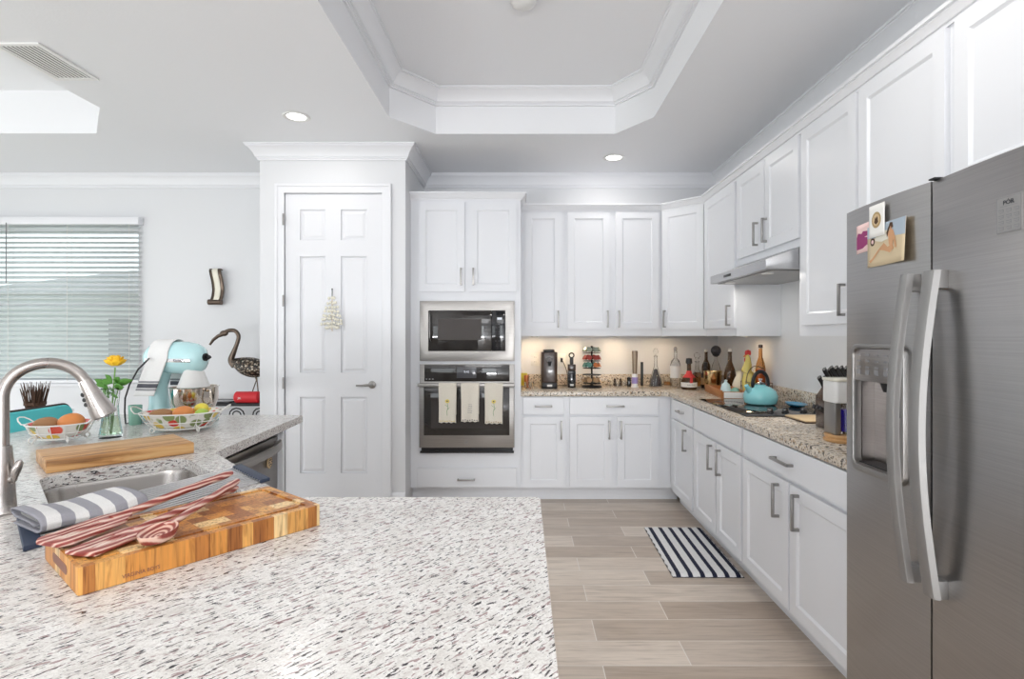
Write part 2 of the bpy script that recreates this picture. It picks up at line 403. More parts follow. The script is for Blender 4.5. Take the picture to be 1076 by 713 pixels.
    def build(s, name, material, parent=None, loc=(0, 0, 0), rot=(0, 0, 0), ang=35, solid=0, sub=0):
        me = bpy.data.meshes.new(name); s.bm.to_mesh(me); s.bm.free()
        me.materials.append(M[material] if isinstance(material, str) else material)
        for p in me.polygons: p.use_smooth = True
        me.set_sharp_from_angle(angle=R(ang))
        o = bpy.data.objects.new(name, me); COL.objects.link(o); o.parent = parent; o.location = loc; o.rotation_euler = rot
        if solid: md = o.modifiers.new('thick', 'SOLIDIFY'); md.thickness = solid; md.offset = 0
        if sub: md = o.modifiers.new('sub', 'SUBSURF'); md.levels = sub; md.render_levels = sub
        return o
def tag(o, label, cat, group=None):
    o['label'] = label; o['category'] = cat
    if group: o['group'] = group
    return o
def thing(name, label, cat, loc=(0, 0, 0), rz=0, group=None):
    o = bpy.data.objects.new(name, None); COL.objects.link(o); o.empty_display_size = .05
    o.location = loc; o.rotation_euler = (0, 0, rz); return tag(o, label, cat, group)
def struct(o): o['kind'] = 'structure'; return o
def lab(o, t): o['label'] = t; return o
def copytree(o, parent=None, **kw):
    c = o.copy(); COL.objects.link(c)
    if parent is not None: c.parent = parent
    for ch in [x for x in bpy.data.objects if x.parent == o]: copytree(ch, c)
    return c
def adopt(o, par):
    bpy.context.view_layer.update(); o.parent = par; o.matrix_parent_inverse = par.matrix_world.inverted(); lab(o, 'black power cord'); return o
def text(name, s, size, material, parent, loc, rot, depth=.0003, align='CENTER', sx=1, font_shear=0):
    cu = bpy.data.curves.new(name, 'FONT'); cu.body = s; cu.size = size; cu.extrude = depth; cu.align_x = align; cu.align_y = 'CENTER'; cu.shear = font_shear; cu.resolution_u = 2
    t = bpy.data.objects.new('t', cu); COL.objects.link(t)
    bpy.context.view_layer.update()
    me = bpy.data.meshes.new_from_object(t.evaluated_get(bpy.context.evaluated_depsgraph_get()))
    bpy.data.objects.remove(t); bpy.data.curves.remove(cu)
    me.materials.clear(); me.materials.append(M[material]); me.name = name
    o = bpy.data.objects.new(name, me); COL.objects.link(o); o.parent = parent; o.location = loc; o.rotation_euler = rot; o.scale = (sx, 1, 1)
    return o
def P(px, py, z):
    s = (VY - py) / (z - EYE); return Vector(((px - VX) / s, F / s, z))
def PD(px, py, d):
    s = F / d; return Vector(((px - VX) / s, d, EYE + (VY - py) / s))

# ================================================================== room dimensions
H, HT = 2.88, 3.20           # ceiling, top of the tray
YB, XR, XL, YF = 5.10, 1.83, -6.2, -5.0
XP, YP, XPR = -2.09, 4.30, -.935   # pantry left side, front face, right side
BD = .61; UD = .32
YC = YB - BD; XC = XR - BD   # base cabinet faces
CT = .914                    # counter top

# ---------------------------------------------------------------- floor, walls, ceiling
struct(MB().box(XL, XR, YF, YB, -.1, 0).build('floor', 'floor_tile'))
vw = lambda y0: (lambda u, v, t: (u, y0 + t, v))
WIN = (-5.3, -3.62, .93, 2.42)
wx0, wx1, wz0, wz1 = WIN
struct(MB().prism([(XL, 0), (XR, 0), (XR, 3.4), (XL, 3.4)], [[(wx0, wz0), (wx1, wz0), (wx1, wz1), (wx0, wz1)]], 0, .15, vw(YB)).build('wall_back', 'wall_paint'))
struct(MB().box(XR, XR + .15, YF, YB, 0, 3.4).build('wall_right', 'wall_paint'))
struct(MB().prism([(YF, 0), (YB, 0), (YB, 3.4), (YF, 3.4)], [[(-1.0, .05), (4.2, .05), (4.2, 2.5), (-1.0, 2.5)]], 0, .15, lambda u, v, t: (XL - t, u, v)).build('wall_left', 'wall_paint'))
struct(MB().prism([(XL, 0), (XR, 0), (XR, 3.4), (XL, 3.4)], [[(-5.6, .05), (-2.7, .05), (-2.7, 2.5), (-5.6, 2.5)], [(.2, .05), (1.7, .05), (1.7, 2.5), (.2, 2.5)]], 0, .15, lambda u, v, t: (u, YF - t, v)).build('wall_front', 'wall_paint'))  # right-hand opening is added to let fill light into the aisle
# mullions of the sliding doors behind the camera (seen only as reflections); right opening added for aisle light
b = MB()
for x in (-5.57, -4.15, -2.73, .23, 1.67): b.box(x - .03, x + .03, YF - .1, YF - .04, .05, 2.5)
b.box(-5.6, -2.7, YF - .1, YF - .04, 2.44, 2.5); b.box(-5.6, -2.7, YF - .1, YF - .04, .05, .11)
struct(b.build('window_2', 'trim_paint'))
b = MB()
for y in (-.97, .3, 1.6, 2.9, 4.17): b.box(XL - .1, XL - .04, y - .03, y + .03, .05, 2.5)
b.box(XL - .1, XL - .04, -1, 4.2, 2.44, 2.5)
struct(b.build('window_3', 'trim_paint'))

tray1 = [(-.655, 4.05), (-.925, 3.74), (-.925, .75), (-.655, .45), (.63, .45), (.90, .75), (.90, 3.74), (.685, 4.05)]
tray2 = [(-3.18, 4.04), (-2.80, 3.585), (-2.80, .9), (-3.18, .5), (-5.3, .5), (-5.7, .9), (-5.7, 3.585), (-5.3, 4.04)]
b = MB()
bb = bmesh.new(); es = []
for loop in ([(XL, YF), (XR, YF), (XR, YB), (XL, YB)], tray1, tray2):
    vv_ = [bb.verts.new((x, y, H)) for x, y in loop]; es += [bb.edges.new((vv_[i], vv_[(i + 1) % len(vv_)])) for i in range(len(vv_))]
bmesh.ops.triangle_fill(bb, use_beauty=True, edges=es)
for loop in (tray1, tray2):
    lo_ = [bb.verts.new((x, y, H)) for x, y in loop]; hi_ = [bb.verts.new((x, y, HT)) for x, y in loop]
    for i in range(len(loop)): j = (i + 1) % len(loop); bb.faces.new((lo_[i], lo_[j], hi_[j], hi_[i]))
    bb.faces.new(hi_)
b._add(bb)
b.box(XL, XR, YF, YB, HT + .02, HT + .2)
struct(b.build('ceiling', 'ceiling_paint'))

# pantry box built out from the back wall
struct(MB().prism([(XP, 0), (XPR, 0), (XPR, H), (XP, H)], [[(-1.895, .0005), (-1.115, .0005), (-1.115, 2.505), (-1.895, 2.505)]], 0, .10, vw(YP)).build('wall_pantry', 'wall_paint'))
struct(MB().box(XPR - .1, XPR, YP + .10, YB, 0, H).build('wall_pantry_right', 'wall_paint'))
struct(MB().box(XP, XP + .1, YP + .10, YB, 0, H).build('wall_pantry_left', 'wall_paint'))

# crown mouldings
def crownp(top, pr=.09, dr=.115):
    P_ = [(0, 0), (1, 0), (1, .10), (.90, .12), (.90, .19), (.80, .24), (.62, .36), (.46, .52), (.36, .68), (.32, .76), (.32, .80), (.22, .82), (.22, .88), (.14, .90), (.14, 1), (0, 1)]
    return [(a * pr, top - b_ * dr) for a, b_ in P_]
def crown(name, path, top=H, closed=False, side=1, pr=.088, dr=.12):
    return struct(MB().sweep(crownp(top, pr, dr), path, closed, side).build(name, 'trim_paint', ang=20))
crown('trim_1', [(XR, YF), (XR, YB), (XPR, YB), (XPR, YP), (XP, YP), (XP, YB), (XL, YB), (XL, YF)], H - .0005)
crown('trim_2', tray1[::-1], HT - .0005, True, -1, .10, .115)
# door casing on the pantry
cp = [(0, 0), (.075, 0), (.075, .012), (.060, .020), (.035, .016), (.012, .022), (0, .018)]
def ushape(o0, o1, ot, i0, i1, it): return [(o0, 0), (i0, 0), (i0, it), (i1, it), (i1, 0), (o1, 0), (o1, ot), (o0, ot)]
bb = MB().prism(ushape(-1.965, -1.045, 2.575, -1.892, -1.118, 2.502), (), -.016, -.0005, vw(YP), bev=.003)
bb.prism(ushape(-1.965, -1.045, 2.575, -1.943, -1.067, 2.553), (), -.024, -.0155, vw(YP), bev=.004)
struct(bb.build('trim_3', 'trim_paint'))
# baseboards
def baseb(name, path):
    struct(MB().sweep([(.0005, 0), (.014, 0), (.014, .115), (.008, .13), (.0005, .135)], path).build(name, 'trim_paint'))
baseb('baseboard_pantry', [(XPR, YP), (-1.045, YP)]); baseb('baseboard_pantry_left', [(-1.965, YP), (XP, YP), (XP, YB)])
baseb('baseboard_back', [(XP, YB), (XL, YB)]); baseb('baseboard_right', [(XR, YF), (XR, .9)])

# ---------------------------------------------------------------- pantry door
DX0, DX1, DZ1 = -1.892, -1.118, 2.50
bb = MB()
cols = [(PD(315, 0, YP).x, PD(342, 0, YP).x), (PD(358, 0, YP).x, PD(385.5, 0, YP).x)]
rows = [(PD(0, 252, YP).z, PD(0, 220, YP).z), (PD(0, 391.5, YP).z, PD(0, 269, YP).z), (PD(0, 497, YP).z, PD(0, 417, YP).z)]
holes = [[(a, c), (b_, c), (b_, d), (a, d)] for a, b_ in cols for c, d in rows]
bb.prism([(DX0 + .003, .01), (DX1 - .003, .01), (DX1 - .003, DZ1), (DX0 + .003, DZ1)], holes, 0, .012, vw(YP + .005))
bb.box(DX0 + .003, DX1 - .003, YP + .017, YP + .045, .01, DZ1)
for a, b_ in cols:
    for c, d in rows:
        # raised field with sloped shoulders
        q = bmesh.new(); L = []
        for ins, y in ((.0, .017), (.006, .013), (.012, .017), (.034, .009)):
            L.append([q.verts.new((x, YP + y, z)) for x, z in ((a + ins, c + ins), (b_ - ins, c + ins), (b_ - ins, d - ins), (a + ins, d - ins))])
        for r1, r2 in zip(L, L[1:]):
            for i in range(4): q.faces.new((r1[i], r1[(i + 1) % 4], r2[(i + 1) % 4], r2[i]))
        q.faces.new(L[-1]); bb._add(q)
door = struct(bb.build('door_1', 'door_white', ang=15))
hp = PD(391, 404, YP)
bb = MB(); bb.lathe([(0, 0), (.030, 0), (.030, .006), (.022, .012), (.011, .016), (.011, .045), (0, .045)], 24, mtx=Matrix.Translation((hp.x, YP + .004, hp.z)) @ Matrix.Rotation(R(90), 4, 'X'))
bb.tube([(hp.x, YP - .038, hp.z), (hp.x - .03, YP - .042, hp.z), (hp.x - .07, YP - .042, hp.z - .004), (hp.x - .115, YP - .036, hp.z - .004)], [.011, .010, .008, .007], 10)
bb.build('door_handle', 'nickel', door)
for zz in (PD(0, 231, YP).z, PD(0, 316, YP).z, PD(0, 402, YP).z):
    MB().cyl((DX0 - .001, YP - .0155 - .01, zz - .045), (DX0 - .001, YP - .0255, zz + .045), .007, 10).build('hinge', 'nickel', door)

# ---------------------------------------------------------------- window with blind and view outside
bb = MB()
fx0, fx1, fz0, fz1 = wx0, wx1, wz0, wz1
for a in ((fx0, fx0 + .05, fz0, fz1), (fx1 - .05, fx1, fz0, fz1), (fx0, fx1, fz0, fz0 + .05), (fx0, fx1, fz1 - .05, fz1), (fx0, fx1, 1.66, 1.70)):
    bb.box(a[0], a[1], YB + .08, YB + .13, a[2], a[3], .004)
wd = struct(bb.build('window_1', 'trim_paint'))
MB().box(fx0 + .05, fx1 - .05, YB + .10, YB + .104, fz0 + .05, fz1 - .05).build('window_pane', 'window_glass', wd)
MB().box(fx0 - .06, fx1 + .06, YB - .028, YB + .08, fz0 - .03, fz0, .006).build('window_sill', 'trim_paint', wd)
bl = thing('window_blind', 'white horizontal slat blind hanging over the window beside the dining nook', 'window blind', (0, YB, 0))
BX0, BX1 = -5.35, PD(146, 0, YB - .05).x
zt, zb = PD(0, 236, YB - .05).z, PD(0, 401, YB - .05).z
MB().box(BX0, BX1 + .01, -.075, -.003, zt + .0, zt + .07, .004).build('headrail', 'trim_paint', bl)
bb = MB(); N = 31; sp_ = (zt - zb - .03) / N; t_ = R(36)
for i in range(N):
    zc = zt - sp_ * (i + .6); d = Vector((0, math.cos(t_), math.sin(t_))) * .025; nn = Vector((0, -math.sin(t_), math.cos(t_))) * .003
    q = bmesh.new(); xs_ = [BX0, BX1 - rnd.uniform(0, .004)]
    rr = []
    for x in xs_:
        c0 = Vector((x, -.038, zc + rnd.uniform(-.0015, .0015)))
        rr.append([q.verts.new(c0 + d * k + nn * (1 - k * k)) for k in (-1, -.5, 0, .5, 1)])
    for k in range(4): q.faces.new((rr[0][k], rr[1][k], rr[1][k + 1], rr[0][k + 1]))
    bb._add(q)
bb.build('slats', 'blind_white', bl, solid=.0025)
MB().box(BX0, BX1, -.062, -.014, zb - .01, zb + .018, .004).build('bottom_rail', 'trim_paint', bl)
for px in (10, 72, 137):
    x = PD(px, 0, YB - .05).x
    bb = MB(); bb.cyl((x, -.066, zb), (x, -.066, zt), .0018, 6); bb.cyl((x, -.012, zb), (x, -.012, zt), .0018, 6); bb.build('ladder_cord', 'wire_white', bl)
x = PD(7, 0, YB - .09).x
MB().tube([(x, -.095, PD(0, 297, YB - .09).z), (x, -.095, zt + .01)], .004, 8).build('tilt_wand', 'ink_gray', bl)
# outside
struct(MB().box(-30, 20, YB + .3, YB + 40, -.35, -.25).build('lawn', 'grass'))
struct(MB().box(-30, 20, YF - 30, YF - .2, -.35, -.25).build('patio', 'stucco'))
struct(MB().box(XL - 30, XL - .2, YF - .2, YB + .3, -.35, -.25).build('side_yard', 'grass'))
hd = thing('neighbor_house', 'grey house with low hip roof seen through the blind slats', 'house', (-9.8, YB + 8, -.25))
MB().box(-3.5, 2.6, 0, 5, 0, 2.6).build('wall', 'stucco', hd)
bb = MB(); q = bmesh.new(); vv_ = [q.verts.new(c) for c in ((-4, -.5, 2.6), (3.1, -.5, 2.6), (3.1, 5.5, 2.6), (-4, 5.5, 2.6), (-1.5, 2.5, 3.5), (.6, 2.5, 3.5))]
for f in ((0, 1, 5, 4), (1, 2, 5), (2, 3, 4, 5), (3, 0, 4), (3, 2, 1, 0)): q.faces.new([vv_[i] for i in f])
bb._add(q); bb.build('roof', 'roof_grey', hd)
for x in (-.2, 1.2): MB().box(x, x + .5, -.03, 0, 1.0, 2.1).build('window', 'pane_dark', hd)
bb = MB()
for i in range(60): bb.sphere((-6.9 + rnd.uniform(0, 5.5), YB + 7 + rnd.uniform(-.4, .4), rnd.uniform(0.0, .75)), rnd.uniform(.22, .4), u=8, v=6)
hg = bb.build('hedge', 'hedge_green'); tag(hg, 'low green hedge outside the window right of the grey house', 'hedge')

# ================================================================== cabinets
def shaker(mb, x0, x1, z0, z1, rail=.058, t=.02, rec=.009):
    """a shaker door with front at y=-t"""
    mb.prism([(x0, z0), (x1, z0), (x1, z1), (x0, z1)], [[(x0 + rail, z0 + rail), (x1 - rail, z0 + rail), (x1 - rail, z1 - rail), (x0 + rail, z1 - rail)]], -t, -.0005, lambda u, v, s: (u, s, v))
    a, b_, c, d = x0 + rail, x1 - rail, z0 + rail, z1 - rail
    q = bmesh.new(); L = []
    for ins, y in ((0, -t + .001), (.006, -t + .005), (.010, -t + rec)):
        L.append([q.verts.new((x, y, z)) for x, z in ((a + ins, c + ins), (b_ - ins, c + ins), (b_ - ins, d - ins), (a + ins, d - ins))])
    for r1, r2 in zip(L, L[1:]):
        for i in range(4): q.faces.new((r1[i], r1[(i + 1) % 4], r2[(i + 1) % 4], r2[i]))
    q.faces.new(L[-1]); bmesh.ops.recalc_face_normals(q, faces=q.faces); mb._add(q)
def pull(parent, x, z, length, vert, y=-.02):
    mb = MB(); h = length / 2; o = .028; r = .0062
    if vert:
        mb.box(x - r, x + r, y - o - r, y - o + r, z - h, z + h, .0015)
        for s_ in (-1, 1): mb.box(x - r, x + r, y - o, y + .001, z + s_ * (h - r) - r, z + s_ * (h - r) + r)
    else:
        mb.box(x - h, x + h, y - o - r, y - o + r, z - r, z + r, .0015)
        for s_ in (-1, 1): mb.box(x + s_ * (h - r) - r, x + s_ * (h - r) + r, y - o, y + .001, z - r, z + r)
    return mb.build('handle', 'nickel', parent)
def cab(name, label, loc, rz, w, dep, z0, z1, fronts, toe=False, cat='cabinet', light_rail=False, group=None):
    t = thing(name, label, cat, loc, rz, group)
    mb = MB(); mb.box(0, w, 0, dep, z0, z1)
    mb.build('body', 'cabinet_white', t)
    if toe: MB().box(0, w + (.0745 if 'corner run' in label else 0), .075, dep, 0, z0 - .0005).build('toe_kick', 'cabinet_white', t)
    for f in fronts:
        k, x0, x1, a, b_ = f[:5]; mb = MB()
        if k == 'door': shaker(mb, x0, x1, a, b_)
        elif k in ('drawer', 'panel'): mb.box(x0, x1, -.02, -.0005, a, b_, .003)
        d = mb.build('door' if k == 'door' else ('drawer' if k == 'drawer' else 'false_front'), 'cabinet_white', t, ang=20)
        if len(f) > 5 and f[5]: hx, hz, L, v = f[5]; pull(d, hx, hz, L, v)
    return t
e = .0008
# --- oven tower
OX0, OX1 = XPR + .001, -.022
fx = OX0 + .035
def bx(px, d=YC - .02): return (px - VX) * d / F
def bz(py, d=YC - .02): return EYE + (VY - py) * d / F
ow = OX1 - OX0
t = thing('oven_cabinet', 'tall white cabinet housing the microwave and wall oven, beside the pantry door', 'cabinet', (OX0, YC, 0))
# carcass with a framed niche
L = lambda px: bx(px) - OX0
mwx0, mwx1 = L(447), L(535)
mb = MB()
mb.prism([(0, .114), (ow, .114), (ow, 2.50), (0, 2.50)], [[(mwx0, bz(376)), (mwx1, bz(376)), (mwx1, bz(320)), (mwx0, bz(320))], [(mwx0, bz(470)), (mwx1, bz(470)), (mwx1, bz(386)), (mwx0, bz(386))]], 0, BD - e, lambda u, v, s: (u, s, v))
mb.build('body', 'cabinet_white', t)
MB().box(0, ow, .075, BD - e, 0, .113).build('toe_kick', 'cabinet_white', t)
for a, b_, hx in ((439.8, 488, 484.5), (493.8, 542.7, 497.5)):
    mb = MB(); shaker(mb, L(a), L(b_), bz(306), bz(213)); d = mb.build('door', 'cabinet_white', t, ang=20); pull(d, L(hx), bz(290.5), .14, True)
mb = MB(); mb.box(L(438.3), L(542.6), -.02, -.0005, bz(511.5), bz(491.5), .003); d = mb.build('drawer', 'cabinet_white', t, ang=20); pull(d, L(490), bz(503.3), .145, False)

# --- back base cabinets (local x = world X - start)
zt0, zt1, zd0, zd1 = .724, .866, .126, .706
def fr(kind, a, b_, z0, z1, X0, h=None): return (kind, bx(a) - X0, bx(b_) - X0, z0, z1, h)
X0 = OX1 + e; X1 = bx(596); X2 = XC - .0
cab('base_cabinet', 'narrow white base cabinet under the coffee machine, next to the oven', (X0, YC, 0), 0, X1 - X0, BD - e, .114, .874,
    [fr('drawer', 549.5, 592.6, zt0, zt1, X0, (bx(571) - X0, .795, .145, False)), fr('door', 549.5, 592.6, zd0, zd1, X0, (bx(589.7) - X0, .60, .15, True))], True)
X1 += e
cab('base_cabinet', 'wide white two-door base cabinet under the pod carousel, in the corner run', (X1, YC, 0), 0, X2 - X1, BD - e, .114, .874,
    [fr('drawer', 598.7, 692, zt0, zt1, X1, (bx(646.5) - X1, .795, .145, False)), fr('door', 598.7, 643, zd0, zd1, X1, (bx(640) - X1, .60, .15, True)),
     fr('door', 648.5, 692, zd0, zd1, X1, (bx(652.3) - X1, .60, .15, True))], True)
# --- right base cabinets: local x runs towards the camera from Y0
def ry(px, X): return F * X / (px - VX)
XF = XC - .02
y_ = [YC, 3.905 + .03, 3.02, 1.92]
def rr_(Y0, px): return Y0 - ry(px, XF)
Y0 = YC
cab('base_cabinet', 'narrow white base cabinet on the right, farthest from the refrigerator', (XC, Y0 - e, 0), R(-90), Y0 - 3.90 - 2 * e, BD - e, .114, .874,
    [('drawer', rr_(Y0, 706.5), rr_(Y0, 727), zt0, zt1, (rr_(Y0, 716), .795, .13, False)), ('door', rr_(Y0, 706.5), rr_(Y0, 727), zd0, zd1, (rr_(Y0, 721), .60, .16, True))], True)
Y0 = 3.90
cab('base_cabinet', 'white two-door base cabinet beneath the black cooktop', (XC, Y0, 0), R(-90), Y0 - 3.01 - e, BD - e, .114, .874,
    [('panel', rr_(Y0, 729), rr_(Y0, 778), zt0, zt1), ('door', rr_(Y0, 729), rr_(Y0, 751.5), zd0, zd1, (rr_(Y0, 748), .60, .16, True)),
     ('door', rr_(Y0, 752.8), rr_(Y0, 778), zd0, zd1, (rr_(Y0, 757), .60, .16, True))], True)
Y0 = 3.01
cab('base_cabinet', 'wide white base cabinet between the cooktop cabinet and the refrigerator', (XC, Y0, 0), R(-90), Y0 - 1.905, BD - e, .114, .874,
    [('drawer', rr_(Y0, 780.5), Y0 - 1.95, zt0, zt1, (rr_(Y0, 824), .795, .17, False)), ('door', rr_(Y0, 780.5), rr_(Y0, 828), zd0, zd1, (rr_(Y0, 818), .60, .16, True)),
     ('door', rr_(Y0, 829.8), Y0 - 1.95, zd0, zd1, (rr_(Y0, 839), .60, .16, True))], True)

# --- back counter top, L shaped, with 4 inch backsplash
CX, CY = XC - .025, YC - .025
b = MB().prism([(OX1 + e, CY), (CX - .03, CY), (CX, CY - .03), (CX, 1.905), (XR - e, 1.905), (XR - e, YB - e), (OX1 + e, YB - e)], (), .8745, CT, bev=.003)
ctp = tag(b.build('countertop', 'granite_counter'), 'speckled beige granite countertop running round the cooking corner', 'countertop')
mb = MB(); mb.box(OX1 + e, XR - e, YB - .022, YB - e, CT - .001, CT + .10, .002); mb.box(XR - .022, XR - e, 1.905, YB - .022, CT - .001, CT + .10, .002); mb.build('backsplash', 'granite_counter', ctp)

# --- wall cabinets
UB = 1.372; UT = 2.48
YU = YB - UD; XU = XR - UD
def ux(px): return (px - VX) * (YU - .02) / F
uz0, uz1 = 1.430, 2.462
X0 = OX1 + e; Xm = ux(593.2)
cab('upper_cabinet', 'single-door white wall cabinet next to the oven tower', (X0, YU, 0), 0, Xm - X0, UD - e, UB, UT,
    [('door', ux(550) - X0 + .012, ux(590) - X0, uz0, uz1, (ux(586.5) - X0, 1.52, .15, True))], cat='cabinet')
X1 = Xm + e; XE = XC - .001
cab('upper_cabinet', 'two-door white wall cabinet above the pod carousel, on the back wall', (X1, YU, 0), 0, XE - X1, UD - e, UB, UT,
    [('door', ux(596.3) - X1, ux(641) - X1, uz0, uz1, (ux(638.3) - X1, 1.52, .15, True)), ('door', ux(647) - X1, ux(692.5) - X1, uz0, uz1, (ux(650.2) - X1, 1.52, .15, True))], cat='cabinet')
# corner cabinet
t = thing('upper_cabinet', 'angled white corner wall cabinet where the two runs meet', 'cabinet', (XC, YU, 0), 0)
g_ = XU - XC
mb = MB(); mb.prism([(0, 0), (g_, -g_), (XR - XC - e, -g_), (XR - XC - e, UD - e), (0, UD - e)], (), UB, UT); mb.build('body', 'cabinet_white', t)
mb = MB(); wdt = g_ * math.sqrt(2); shaker(mb, .012, wdt - .012, uz0, uz1); d = mb.build('door', 'cabinet_white', t, rot=(0, 0, R(-45)), ang=20); pull(d, .045, 1.52, .15, True)
# right run
Ycor = YU - g_
XUF = XU - .02
def ru(Y0, px): return Y0 - ry(px, XUF)
Y0 = Ycor - e; yh = 3.85
cab('upper_cabinet', 'white wall cabinet between the corner cabinet and the range hood', (XU, Y0, 0), R(-90), Y0 - yh, UD - e, UB, UT,
    [('door', .02, ru(Y0, 771.5), uz0, uz1, (ru(Y0, 767), 1.52, .15, True))], cat='cabinet')
Y0 = yh - e; hz = 1.862
cab('upper_cabinet', 'short two-door white wall cabinet above the range hood', (XU, Y0, 0), R(-90), Y0 - 2.965, UD - e, hz, UT,
    [('door', ru(Y0, 774), ru(Y0, 802.5), 1.905, uz1, (ru(Y0, 796), 2.02, .15, True)), ('door', ru(Y0, 803.6), ru(Y0, 838.5), 1.905, uz1, (ru(Y0, 805.5), 2.02, .15, True))], cat='cabinet')
Y0 = 2.964
cab('upper_cabinet', 'large two-door white wall cabinet between the range hood and refrigerator', (XU, Y0, 0), R(-90), Y0 - 1.905, UD - e, UB, UT,
    [('door', ru(Y0, 841.5), ru(Y0, 899), uz0, uz1, (ru(Y0, 887.5), 1.54, .15, True)), ('door', ru(Y0, 902), ru(Y0, 992.5), uz0, uz1, (ru(Y0, 912), 1.54, .15, True))], cat='cabinet')
Y0 = 1.904
cab('upper_cabinet', 'white two-door wall cabinet over the refrigerator', (XU, Y0, 0), R(-90), 1.0, UD - e, 1.86, UT,
    [('door', .028, .49, 1.885, uz1, (.46, 1.98, .15, True)), ('door', .505, .985, 1.885, uz1, (.535, 1.98, .15, True))], cat='cabinet')
# crown on the cabinets
def ccp(z): return [(0, z), (.010, z - .001), (.010, z + .012), (.018, z + .014), (.024, z + .026), (.036, z + .040), (.036, z + .046), (.046, z + .048), (.046, z + .062), (0, z + .062)]
struct(MB().sweep(ccp(UT - .012), [(XU - .0, .904), (XU, Ycor), (XC, YU), (OX1 + .002, YU)]).build('trim_4', 'trim_paint', ang=20))
struct(MB().sweep(ccp(2.495), [(OX1, YB - .34), (OX1, YC), (OX0, YC)]).build('trim_5', 'trim_paint', ang=20))

# ================================================================== range hood
t = thing('range_hood', 'stainless under-cabinet range hood over the black cooktop', 'range hood', (XR - e, 3.86 - .003, 0), R(-90))
W_ = .885
# local: x towards camera, y from wall negative (front at -.5)
prof = [(-.001, 1.74), (-.50, 1.74), (-.50, 1.792), (-.315, hz - .001), (-.001, hz - .001)]
mb = MB(); q = [(y + .0, z) for y, z in prof]
mb.prism(q, (), 0, W_, lambda u, v, s: (s, u, v), bev=.002); mb.build('canopy', 'hood_steel', t)
mb = MB(); mb.box(.04, W_ - .04, -.46, -.04, 1.734, 1.739); mb.build('filter_panel', 'nickel', t)
for x in (.16, W_ - .16):
    lab(MB().lathe([(0, 0), (.03, 0), (.034, .004), (.034, .008), (0, .008)], 20, (x, -.42, 1.729)).build('lamp', 'lamp_trim', t), 'round hood lamp')
    d = bpy.data.lights.new('hood_lamp', 'AREA'); d.shape = 'DISK'; d.size = .06; d.energy = .8; d.color = (1, .95, .88); o = bpy.data.objects.new('hood_lamp', d); COL.objects.link(o); o.parent = t; o.location = (x, -.42, 1.725)
MB().box(.26, .38, -.503, -.499, 1.758, 1.774, .001).build('control_strip', 'black_plastic', t)
EXTRA.append(('hood', t))

# ================================================================== microwave and oven
def glyph_rows(mb, x0, x1, z0, z1, y, nx, nz, w_=.006, h_=.002):
    for i in range(nx):
        for j in range(nz):
            cx = x0 + (x1 - x0) * (i + .5) / nx; cz = z0 + (z1 - z0) * (j + .5) / nz
            mb.box(cx - w_ / 2, cx + w_ / 2, y - .0004, y, cz - h_ / 2, cz + h_ / 2)
YO = YC - .024
ox = lambda px: (px - VX) * YO / F
oz = lambda py: EYE + (VY - py) * YO / F
t = thing('microwave', 'built-in stainless trimmed microwave with black glass door, above the oven', 'microwave', (0, YO, 0))
m0, m1, n0, n1 = ox(441), ox(540.5), oz(379), oz(316)
i0, i1, k0, k1 = ox(450), ox(531), oz(368.7), oz(326)
MB().prism([(m0, n0), (m1, n0), (m1, n1), (m0, n1)], [[(i0, k0), (i1, k0), (i1, k1), (i0, k1)]], 0, .022, lambda u, v, s: (u, s, v), bev=.002).build('trim_frame', 'oven_steel', t)
MB().box(i0 + .012, i1 - .012, .024, .42, k0 + .01, k1 - .01).build('body', 'black_plastic', t)
MB().box(i0 + .001, ox(516.5), -.006, .022, k0 + .001, k1 - .001, .003).build('door', 'dark_glass', t)
lab(MB().box(ox(460), ox(506), -.0068, -.0062, oz(357), oz(335), 0).build('door_window', 'oven_window', t), 'grey door window')
MB().box(ox(517), i1 - .001, -.006, .022, k0 + .001, k1 - .001, .003).build('control_panel', 'black_gloss', t)
mb = MB(); x0_, x1_ = ox(519.5), ox(529)
glyph_rows(mb, x0_, x1_, oz(345), oz(339), -.0062, 3, 2); glyph_rows(mb, x0_, x1_, oz(354.5), oz(347.5), -.0062, 3, 3); glyph_rows(mb, x0_, x1_, oz(359), oz(357), -.0062, 3, 1, .007, .004); glyph_rows(mb, x0_, x1_, oz(364.5), oz(361), -.0062, 2, 2, .012, .0015)
mb.build('keypad', 'ink_gray', t)
lab(MB().box(ox(522.5), ox(527.5), -.0068, -.0061, oz(335.7), oz(333.4)).build('display', 'screen_glow', t), 'lit clock display')
mb = MB(); mb.tube([(ox(452.5), -.006, oz(358)), (ox(452.3), -.03, oz(355)), (ox(452), -.034, oz(345)), (ox(451.8), -.03, oz(330)), (ox(451.8), -.006, oz(327.5))], .0035, 8); mb.build('handle', 'nickel', t)

t = thing('built_in_oven', 'stainless built-in wall oven with three towels on its handle', 'oven', (0, YO, 0))
m0, m1 = ox(441), ox(540.5)
mb = MB()
mb.box(m0, m1, 0, .022, oz(470), oz(382.5), .002); mb.box(m0 + .02, m1 - .02, .024, .55, oz(469), oz(387)); mb.build('body', 'oven_steel', t)
MB().box(ox(446), ox(535.5), -.006, -.0005, oz(400.5), oz(383), .002).build('control_panel', 'dark_glass', t)
MB().box(ox(480), ox(500.5), -.0075, -.0062, oz(397), oz(385.5), .0005).build('display', 'display_panel', t)
mb = text('clock_digits', '9:41', .028, 'screen_glow', t, (ox(490.5), -.0078, oz(390.6)), (R(90), 0, 0))
mb = MB(); glyph_rows(mb, ox(446.8), ox(456.5), oz(398.6), oz(397.4), -.0062, 3, 1, .012, .004); mb.build('touch_icons', 'ink_white', t)
MB().box(m0 + .001, m1 - .001, -.028, -.001, oz(469.5), oz(402), .004).build('door', 'oven_steel', t)
